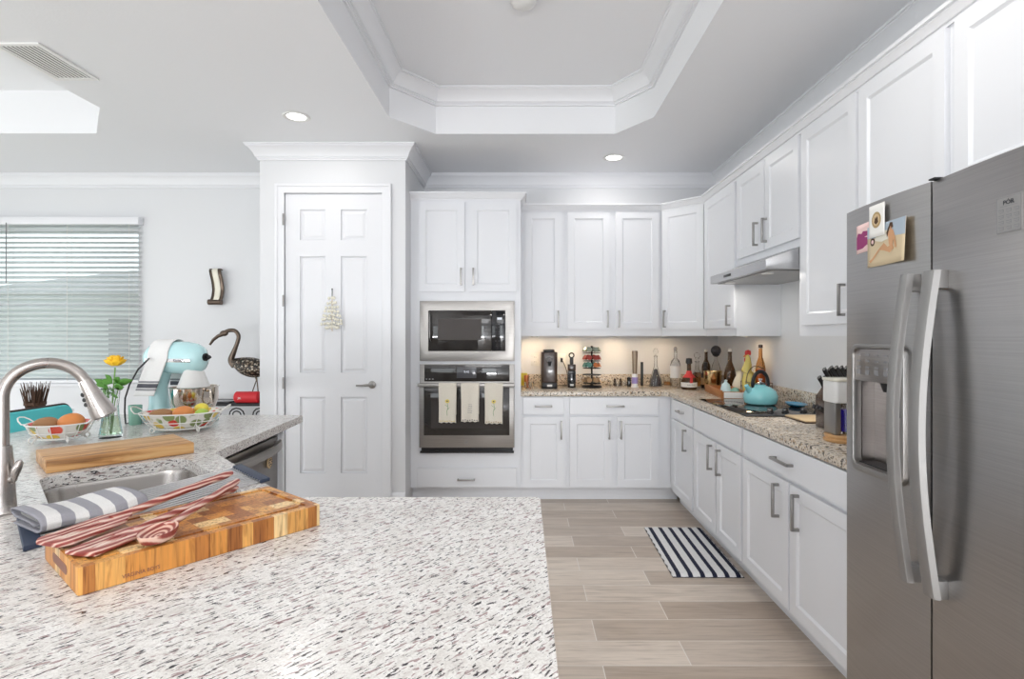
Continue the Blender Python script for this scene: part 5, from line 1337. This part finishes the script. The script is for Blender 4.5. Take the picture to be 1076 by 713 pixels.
# wine opener
t = thing('wine_opener', 'tall electric wine opener with brown tapered top and purple band', 'wine opener', (xw(667, 4.83), 4.83, CT + .001))
MB().lathe([(0, 0), (.032, 0), (.032, .01), (.026, .02), (.026, .115), (.024, .12), (0, .12)], 22).build('base', 'white_plastic', t)
MB().lathe([(.0265, .035), (.028, .035), (.028, .09), (.0265, .09), (.0265, .035)], 22).build('purple_band', 'label_purple', t)
MB().lathe([(0, .1205), (.020, .1205), (.0225, .2), (.026, .31), (.024, .325), (0, .326)], 22).build('grip', 'taupe_metal', t)
o = MB().box(-.011, .011, -.011, .011, 0, .22, .003).build('pepper_grinder', 'black_plastic', None, (xw(674.5, 4.95), 4.95, CT + .001)); tag(o, 'slim black stick grinder directly behind the wine opener', 'grinder')
o = MB().lathe([(0, 0), (.017, 0), (.020, .02), (.014, .05), (.02, .08), (0, .09)], 16).build('salt_shaker', 'black_gloss', None, (xw(661.5, 4.87), 4.90, CT + .001)); tag(o, 'small black shaker at the left foot of the wine opener', 'shaker')
# bottles
conv = [(0, 0), (.050, 0), (.055, .008), (.052, .07), (.032, .13), (.015, .19), (.014, .27), (.018, .272), (.018, .28), (.012, .282), (.011, .19), (.028, .13), (.047, .07), (.05, .012), (0, .010)]
bottle('decanter', 'clear flared decanter with dark beads inside and glass stopper', 689, 404, conv, 'clear_glass', ([(0, .011), (.048, .013), (.046, .07), (.030, .10), (.014, .16), (0, .165)], 'smoke_glass'), ([(0, .27), (.010, .272), (.010, .29), (.022, .30), (.024, .325), (.012, .345), (0, .348)], 'clear_glass'), cat='decanter', depth=4.84)
bottle('rocks_glass', 'square tumbler with amber liquor between the decanter and white-label bottle', 701, 403, [(0, 0), (.033, 0), (.035, .09), (.032, .09), (.030, .012), (0, .012)], 'clear_glass', ([(0, .013), (.0295, .013), (.031, .045), (0, .045)], 'amber_glass'), cat='glass', depth=4.93)
bottle('liquor_bottle', 'clear spirit bottle with a large white label', 709.7, 405, [(0, 0), (.042, 0), (.045, .01), (.045, .20), (.035, .235), (.014, .26), (.013, .31), (.016, .312), (.016, .325), (.010, .325), (.010, .26), (.04, .2), (.041, .012), (0, .01)], 'clear_glass', None, ([(0, .315), (.014, .326), (.017, .345), (.010, .362), (0, .365)], 'nickel'), (.0455, .085, .19, 'label_white'), depth=4.84)
t = bottle('liqueur_bottle', 'round dark liqueur bottle with red ribbon and white label', 724, 407, [(0, 0), (.060, 0), (.066, .015), (.066, .07), (.052, .105), (.025, .13), (.018, .16), (.017, .22), (0, .22)], 'brown_glass', None, ([(0, .2205), (.026, .2205), (.028, .235), (.024, .265), (0, .27)], 'black_plastic'), (.0665, .022, .062, 'label_white'), depth=4.66)
MB().lathe([(.0525, .103), (.055, .103), (.028, .132), (.020, .160), (.0195, .16), (.0255, .131), (.0525, .103)], 24).build('ribbon', 'red_paint', t); MB().box(-.012, .012, -.069, -.064, .058, .11, .003).build('wax_seal', 'red_paint', t)
text('label_letters', 'Grand Marnier', .012, 'ink_dark', t, (0, -.0680, .042), (R(90), 0, 0))
bottle('decanter', 'faceted diamond decanter of amber liquor with crystal stopper', 732.5, 404, [(0, 0), (.030, 0), (.055, .075), (.05, .10), (.018, .16), (.016, .22), (.022, .225), (.022, .232), (.013, .232), (.013, .16), (.046, .10), (.05, .075), (.026, .008), (0, .008)], 'clear_glass', ([(0, .0085), (.026, .009), (.049, .075), (.045, .098), (.025, .13), (0, .13)], 'amber_glass'), ([(0, .23), (.010, .232), (.012, .25), (.028, .27), (.026, .295), (.01, .31), (0, .31)], 'clear_glass'), cat='decanter', seg=8, depth=4.90)
wine = lambda s=1: [(0, .004), (.034 * s, 0), (.0385 * s, .008), (.0385 * s, .17), (.034 * s, .195), (.015, .24), (.0135, .30), (.016, .302), (.016, .312), (0, .313)]
bottle('wine_bottle', 'tall brown bottle with pale foil neck standing behind the ice bucket', 742, 406, wine(), 'brown_glass', None, ([(0, .3125), (.0165, .3125), (.0165, .335), (0, .337)], 'label_white'), depth=4.98)
bottle('liquor_bottle', 'dark short bottle left of the gold ice bucket', 741.5, 408, [(0, 0), (.038, 0), (.04, .01), (.04, .12), (.02, .15), (.015, .19), (0, .19)], 'dark_bottle', None, ([(0, .1905), (.018, .1905), (.018, .225), (0, .226)], 'black_plastic'), (.0405, .03, .09, 'pod_gold'), depth=4.79)
t = thing('ice_bucket', 'gold-toned metal ice bucket among the bottles', 'ice bucket', (xw(750.5, 4.62), 4.66, CT + .001))
MB().lathe([(0, 0), (.060, 0), (.067, .01), (.076, .15), (.080, .152), (.080, .158), (.073, .156), (.063, .012), (0, .01)], 32).build('bucket', 'gold_metal', t)
t = thing('decanter', 'glass decanter with large dark ball stopper behind the ice bucket', 'decanter', (xw(752.3, 4.88), 4.88, CT + .001))
MB().lathe([(0, 0), (.05, 0), (.056, .02), (.05, .12), (.03, .20), (.014, .24), (.013, .27), (.018, .272), (0, .275)], 24).build('glass', 'clear_glass', t)
MB().sphere((0, 0, .325), .046, (1, .8, 1), 20, 14).build('ball_stopper', 'smoke_glass', t); MB().lathe([(.012, .27), (.03, .283), (.034, .30), (0, .30)], 16).build('stopper_collar', 'black_plastic', t)
bottle('wine_bottle', 'dark amber wine bottle right of the ice bucket, white foil top', 767, 404, [(0, .004), (.042, 0), (.048, .01), (.048, .13), (.040, .18), (.018, .24), (.0145, .31), (.017, .312), (.017, .325), (0, .326)], 'brown_glass', None, ([(0, .3265), (.0165, .3265), (.0165, .35), (0, .352)], 'label_white'), depth=4.55)
# cream ceramic jug, aqua bell, green ball inside tray; tray
tc0 = Vector((1.555, 4.22, CT))
t = thing('serving_tray', 'brown wooden serving tray with white runner on the corner counter', 'tray', (1.50, 4.30, CT + .001), R(-8))
TW, TD = .36, .30
# placed from its visible near-left edge
pa, pb, pcn = on(739, 404), on(763, 421), on(786, 421)
cx_, cy_ = 1.50, 4.25
t.location = (1.562, 4.23, CT + .001); t.rotation_euler = (0, 0, R(-7))
TW, TD = .17, .56
MB().box(-TW / 2, TW / 2, -TD / 2, TD / 2, 0, .010).build('tray_base', 'tray_wood', t)
mb = MB()
for a in ((-TW / 2, -TW / 2 + .012, -TD / 2, TD / 2), (TW / 2 - .012, TW / 2, -TD / 2, TD / 2)): mb.box(*a, .0105, .058, .002)
for a in ((-TW / 2 + .0125, TW / 2 - .0125, -TD / 2, -TD / 2 + .012), (-TW / 2 + .0125, TW / 2 - .0125, TD / 2 - .012, TD / 2)): mb.box(*a, .0105, .05, .002)
mb.build('tray_rim', 'tray_wood', t)
MB().box(-TW / 2 + .013, TW / 2 - .013, -TD / 2 - .003, -TD / 2 + .20, .052 - .0, .055).build('cloth_runner', 'fabric_white', t) if False else None
lab(MB().box(-TW / 2 + .02, TW / 2 - .01, -TD / 2 - .004, -TD / 2 - .0005, .004, .046, .001).build('front_panel', 'fabric_white', t), 'white painted front panel')
zt_ = CT + .0115
def tr(px, d): return ((px - VX) * d / F, d)
o = MB().lathe([(0, 0), (.038, 0), (.041, .015), (.038, .05), (.028, .085), (.012, .10), (.010, .108), (.014, .115), (0, .122)], 26).build('butter_dish', 'light_aqua', None, (*tr(762.5, 4.06), zt_)); tag(o, 'pale aqua domed dish with knob on the wooden tray', 'dish')
o = MB().lathe([(0, 0), (.022, .002), (.031, .02), (.032, .04), (.024, .058), (.01, .064), (0, .065)], 22).build('ceramic_jar', 'sage_green', None, (*tr(772.5, 4.02), zt_)); tag(o, 'small round sage green jar on the wooden tray', 'jar')
t = thing('ceramic_jug', 'cream ceramic jug at the back of the wooden tray', 'jug', (1.728, 4.335, CT + .001))
MB().lathe([(0, 0), (.040, 0), (.055, .03), (.056, .07), (.042, .11), (.028, .14), (.026, .17), (.030, .178), (.026, .178), (.022, .14), (0, .13)], 26).build('body', 'cream_ceramic', t)
MB().tube([(.03, -.02, .15), (.06, -.03, .14), (.065, -.035, .09), (.045, -.02, .06)], .006, 8).build('handle', 'yellow_ceramic', t)
# small red bottle, rooster basket
t = thing('rooster_figurine', 'yellow ceramic rooster with red comb behind the kettle', 'figurine', (1.693, 4.075, CT + .010))
t.scale = (.72, .72, 1.25)
MB().tube([(-.03, 0, .13), (-.02, 0, .15), (-.01, 0, .19), (-.012, 0, .225), (-.02, 0, .245)], [.05, .052, .038, .026, .014], 16).build('neck', 'yellow_ceramic', t)
MB().lathe([(0, 0), (.045, 0), (.06, .03), (.068, .09), (.055, .13), (.03, .15), (0, .155)], 24, (0, 0, 0)).build('body', 'yellow_ceramic', t)
mb = MB()
for k in range(4): mb.sphere((-.03 + k * .014, 0, .262 - abs(k - 1.5) * .004), .012, (1, .5, 1.3), 10, 8)
mb.sphere((-.042, 0, .215), .009, (.8, .6, 1.6), 8, 6); mb.build('comb', 'red_paint', t)
MB().tube([(-.036, 0, .24), (-.058, 0, .234)], [.009, .002], 8).build('beak', 'orange_fruit', t)
MB().tube([(.03, 0, .10), (.07, 0, .15), (.09, 0, .20)], [.035, .028, .008], 12, sy=.6).build('tail', 'cream_ceramic', t)
t = bottle('wine_bottle', 'amber-orange bottle behind the kettle, beside the rooster', 0, 404, [(0, .004), (.034, 0), (.037, .008), (.037, .19), (.03, .23), (.015, .27), (.0135, .33), (0, .332)], 'amber_glass', ([(0, .006), (.033, .01), (.033, .185), (0, .19)], 'pod_orange'), ([(0, .3325), (.017, .3325), (.017, .355), (0, .358)], 'coffee_brown'), depth=4.0); t.location = (1.757, 4.02, CT + .010); t.scale = (.95, .95, 1.08)
# wire basket
t = thing('metal_basket', 'brown wire-handled basket holding spice jars behind the kettle', 'basket', (1.73, 4.03, CT), R(0)); 
t.location = (1.73, 4.03, CT + .001)
bw, bd = .15, .20
MB().box(-bw / 2, bw / 2, -bd / 2, bd / 2, .0, .008).build('base', 'coffee_brown', t)
mb = MB()
for z in (.04, .08, .115): mb.tube([(-bw / 2, -bd / 2, z), (bw / 2, -bd / 2, z), (bw / 2, bd / 2, z), (-bw / 2, bd / 2, z), (-bw / 2, -bd / 2, z)], .0022, 6, False)
for x in (-bw / 2, 0, bw / 2):
    for y in (-bd / 2, bd / 2): mb.tube([(x, y, .004), (x, y, .115)], .0022, 6)
for y in (-bd / 4, 0, bd / 4):
    for x in (-bw / 2, bw / 2): mb.tube([(x, y, .004), (x, y, .115)], .0022, 6)
mb.build('wire_sides', 'bronze', t)
MB().tube([((bw / 2) * math.cos(R(a)), 0, .115 + .12 * math.sin(R(a))) for a in range(0, 181, 15)], .0032, 8).build('arched_handle', 'bronze', t)
for k, (y, mt, cm, l_) in enumerate(((-.05, 'tray_wood', 'black_plastic', 'reddish spice jar at the left of the wire basket'), (0, 'pod_gold', 'red_paint', 'tan spice jar in the middle of the wire basket'), (.05, 'tray_wood', 'red_paint', 'reddish spice jar with red lid at the right of the wire basket'))):
    j = thing('spice_jar', l_, 'jar', (t.location.x + y * .9, t.location.y - .075, CT + .0095))
    MB().lathe([(0, 0), (.020, 0), (.022, .004), (.022, .07), (.016, .08), (0, .08)], 18).build('jar_body', mt, j); MB().lathe([(0, .0805), (.018, .0805), (.018, .10), (0, .101)], 16).build('lid', cm, j)

# cooktop
t = thing('cooktop', 'black glass cooktop with four knobs set in the granite counter', 'cooktop', (0, 0, CT + .0003))
kx0, kx1, ky0, ky1 = 1.262, 1.775, 3.07, 3.90
MB().box(kx0, kx1, ky0, ky1, 0, .006, .002).build('glass_top', 'black_gloss', t)
mb = MB()
for cx, cy, r in ((1.40, 3.70, .09), (1.64, 3.68, .075), (1.40, 3.42, .075), (1.64, 3.44, .10)): mb.lathe([(r, 0), (r + .002, 0), (r + .002, .0004), (r, .0004), (r, 0)], 40, (cx, cy, .0062))
mb.build('burner_rings', 'ink_gray', t)
for x in (1.455, 1.545, 1.665, 1.745):
    k = MB().lathe([(0, 0), (.021, 0), (.021, .006), (.017, .009), (.016, .024), (.013, .028), (0, .028)], 20, (x, 3.20 if x < 1.6 else 3.22, .0064)).build('knob', 'black_plastic', t)
    MB().lathe([(.0165, 0), (.0185, 0), (.0185, .004), (.0165, .004), (.0165, 0)], 20, (x, 3.20 if x < 1.6 else 3.22, .022)).build('knob_ring', 'chrome', k)
# kettle
kd = 3.60; kx = (799 - VX) * kd / F
t = thing('tea_kettle', 'turquoise enamel tea kettle with black arched handle on the cooktop', 'kettle', (kx, kd, CT + .0066), R(200))
MB().lathe([(0, 0), (.085, 0), (.098, .008), (.108, .035), (.108, .06), (.095, .09), (.065, .113), (.04, .122), (.034, .125), (.034, .130), (0, .131)], 40).build('body', 'kettle_enamel', t)
MB().lathe([(0, .131), (.030, .131), (.034, .134), (.02, .142), (.008, .146), (.007, .155), (.013, .160), (.013, .168), (0, .172)], 24).build('lid', 'chrome', t)
MB().tube([(.075, 0, .075), (.10, 0, .10), (.118, 0, .128)], [.022, .017, .014], 16).build('spout', 'kettle_enamel', t)
MB().tube([(.124 * 0 + .060 + .0, 0, .108)] + [(.066 * math.cos(R(a)) + .0, 0, .130 + .085 * math.sin(R(a))) for a in range(0, 181, 12)] + [(-.060, 0, .108)], [.006] + [.009] * 16 + [.006], 12, sy=1.4).build('handle', 'black_plastic', t)
# spoon rest, trivet board
p = PD(839, 426, 0 + 3.42)
t = MB().lathe([(0, 0), (.04, 0), (.075, .018), (.078, .024), (.072, .022), (.04, .006), (0, .005)], 30, sx=.75, sy=1.3).build('spoon_rest', 'blue_ceramic', None, (1.735, 3.45, CT + .007)); tag(t, 'blue oval spoon rest at the rear of the cooktop by the wall', 'spoon rest')
t = thing('trivet_board', 'thin pale wooden board with dark edge beside the cooktop knobs', 'board', (1.60, 2.945, CT + .001), R(0))
MB().box(-.13, .13, -.115, .115, 0, .006, .001).build('dark_underside', 'coffee_brown', t); MB().box(-.127, .127, -.112, .112, .0062, .014, .002).build('board_top', 'cork_tan', t)
# knife block
t = thing('knife_block', 'dark knife block with black-handled knives against the right wall', 'knife block', (1.535, 2.675, CT + .001), R(0))
t.scale = (1, 1, 1.18)
Mk = Matrix.Rotation(R(-28), 4, 'X')
mb = MB(); mb.prism([(-.075, 0), (.075, 0), (.075, .13), (-.035, .215), (-.115, .12)], (), -.055, .055, lambda u, v, w_: (w_, u, v), bev=.004); mb.build('block', 'coffee_brown', t)
bd_ = Vector((0, .65, .76)).normalized(); bd_ = Vector((-.25, .55, .75)).normalized()
kn = 0
for j, base in enumerate(((.045, .165), (-.0, .20), (-.045, .215))):
    for x in (-.036, -.012, .012, .036):
        b0 = Vector((x, base[0] - .03 - j * .012, [.165, .19, .20][j] - .005)); dv = Vector((-.45, -.15, .62)).normalized()
        hl = .085 if j else .07
        MB().tube([b0, b0 + dv * .015, b0 + dv * hl * .6, b0 + dv * hl], [.007, .0085, .0075, .009], 8, sy=1.4).build('knife_handle', 'black_plastic', t); kn += 1
for k in range(3):
    b0 = Vector((-.056, -.08 + k * .03, .07)); dv = Vector((-.8, -.1, .35)).normalized()
    MB().tube([b0, b0 + dv * .07], [.007, .009], 8).build('knife_handle', 'black_plastic', t)
# drink dispenser on wooden base
dx_, dy_ = (881 - VX) * 2.36 / F, 2.36
t = thing('blender', 'small countertop blender with white top and blue-violet jar on a round wooden base', 'blender', (dx_ + .022, dy_, CT + .001))
MB().lathe([(0, 0), (.075, 0), (.079, .006), (.079, .012), (.072, .014), (.072, .020), (.076, .026), (.074, .032), (0, .032)], 32).build('wooden_base', 'maple', t)
MB().box(-.062, -.035, -.045, .045, .0325, .255, .006).build('column', 'nickel', t)
MB().prism(rrect(-.066, .066, -.055, .055, .018, 5), (), .170, .262, bev=.004).build('motor_housing', 'white_plastic', t)
MB().prism(rrect(-.070, .070, -.058, .058, .02, 5), (), .2625, .275, bev=.003).build('top_cover', 'cream_ceramic', t)
jar = MB().lathe([(0, 0), (.036, 0), (.038, .004), (.042, .125), (.040, .125), (.034, .008), (0, .008)], 24, (.012, 0, .036)).build('glass_jar', 'clear_glass', t)
MB().lathe([(0, .009), (.033, .009), (.037, .105), (0, .105)], 24, (.012, 0, .036)).build('violet_liquid', 'blue_liquid', jar)

# ================================================================== floor mat
mc = Vector((1.062, 3.475, 0))
t = thing('floor_mat', 'navy and white striped mat on the floor in front of the cooktop', 'mat', (1.058, 3.475, 0), R(-1))
mb = MB(); NX, NY = 60, 60
def fn(u, v):
    x = (u - .5) * .40; y = (v - .5) * .79; e_ = min(1, min(u, 1 - u, v, 1 - v) * 25)
    ed = .004 * math.sin(v * 60) * (1 if u > .5 else -1) * (1 - e_)
    return (x + ed, y, .002 + .014 * e_ ** .5 + .002 * math.sin(x * 90) + rnd.uniform(0, .002))
mb.grid(NX, NY, fn); mb.build('pile', 'mat_navy_stripe', t)
MB().box(-.203, .203, -.398, .398, .0005, .003).build('backing', 'ink_dark', t)

# ================================================================== ceiling fittings
def downlight(label, x, y, power=3.2, vis=True):
    t = thing('recessed_downlight', label, 'downlight', (x, y, H))
    MB().lathe([(.062, -.001), (.090, -.001), (.092, -.004), (.086, -.009), (.064, -.006), (.062, -.001)], 36).build('trim_ring', 'lamp_trim', t)
    MB().lathe([(0, -.002), (.0615, -.002), (.0615, -.004), (0, -.005)], 32).build('lens', 'lamp_lens', t)
    d = bpy.data.lights.new('downlight_lamp', 'AREA'); d.shape = 'DISK'; d.size = .12; d.energy = power; d.color = (1, .96, .91)
    o = bpy.data.objects.new('downlight_lamp', d); COL.objects.link(o); o.parent = t; o.location = (0, 0, -.012)
downlight('lit recessed ceiling light left of the tray, before the pantry', -1.559, 3.725)
downlight('lit recessed ceiling light right of the tray, near the back wall', .763, 4.58)
downlight('added recessed fill light above the aisle near the open end of the kitchen', .95, .75, 4)  # added out of view to brighten the right base cabinets
downlight('added recessed fill light above the aisle beside the refrigerator', .95, 1.75, 5)  # unseen lamp added to lift the dim aisle
t = thing('ceiling_vent', 'white rectangular louvred air vent in the ceiling above the nook', 'vent', (-2.615, 2.985, H))
vx, vy = .125, .20
mb = MB()
mb.prism([(-vx, -vy), (vx, -vy), (vx, vy), (-vx, vy)], [[(-vx + .022, -vy + .022), (vx - .022, -vy + .022), (vx - .022, vy - .022), (-vx + .022, vy - .022)]], -.010, -.001); mb.build('frame', 'vent_white', t)
mb = MB()
for k in range(9): x = -vx + .033 + k * .0225; mb.box(x - .007, x + .005, -vy + .022, vy - .022, -.0085, -.0065, mtx=None)
mb.build('louvres', 'vent_white', t); MB().box(-vx + .022, vx - .022, -vy + .022, vy - .022, -.0020, -.0008).build('duct_opening', 'vent_dark', t)
t = MB().lathe([(0, -.052), (.04, -.05), (.062, -.038), (.072, -.02), (.074, -.001), (0, -.001)], 36).build('smoke_detector', 'lamp_trim', None, (.0, 2.93, HT)); tag(t, 'round white ceiling fixture in the middle of the tray', 'ceiling fixture')
# under-cabinet puck lights
def puck(x, y, label, power=.85, col=(1, .72, .42)):
    t = thing('under_cabinet_light', label, 'light', (x, y, UB))
    MB().lathe([(0, -.012), (.028, -.012), (.032, -.008), (.032, -.0008), (0, -.0008)], 24).build('housing', 'lamp_trim', t)
    d = bpy.data.lights.new('puck_lamp', 'AREA'); d.shape = 'DISK'; d.size = .05; d.energy = power; d.color = col; o = bpy.data.objects.new('puck_lamp', d); COL.objects.link(o); o.parent = t; o.location = (0, 0, -.014)
puck(.10, 4.93, 'under-cabinet light above the coffee machine'); puck(.42, 4.93, 'under-cabinet light between coffee machine and pod carousel')
puck(.85, 4.93, 'under-cabinet light above the shot glasses'); puck(1.28, 4.88, 'under-cabinet light in the corner above the bottles'); puck(1.68, 4.15, 'under-cabinet light on the right run beside the hood', .5)

puck(1.66, 2.62, 'added under-cabinet fill light above the blender and knife block', 2.2, (1, .97, .93))  # added lamp brightening the right wall and counter

# pendant over the bar side of the peninsula, seen only mirrored in the microwave door
t = thing('pendant_lamp', 'glass bell pendant lamp reflected in the microwave door', 'pendant lamp', (-1.08, -.3, 1.80))
MB().lathe([(.11, 0), (.113, 0), (.085, .10), (.05, .15), (.02, .165), (.02, .162), (.048, .146), (.082, .098), (.11, 0)], 32).build('shade', 'label_white', t)
MB().tube([(0, 0, .16), (0, 0, H - 1.80 - .012)], .004, 8).build('cord', 'nickel', t); MB().lathe([(0, -.015), (.06, -.015), (.062, -.001), (0, -.001)], 24, (0, 0, H - 1.80)).build('canopy', 'nickel', t)
MB().sphere((0, 0, .075), .032).build('bulb', 'lamp_lens', t)
d = bpy.data.lights.new('pendant_light', 'POINT'); d.energy = 10; d.shadow_soft_size = .05; d.color = (1, .9, .78); o = bpy.data.objects.new('pendant_light', d); COL.objects.link(o); o.parent = t; o.location = (0, 0, .03)
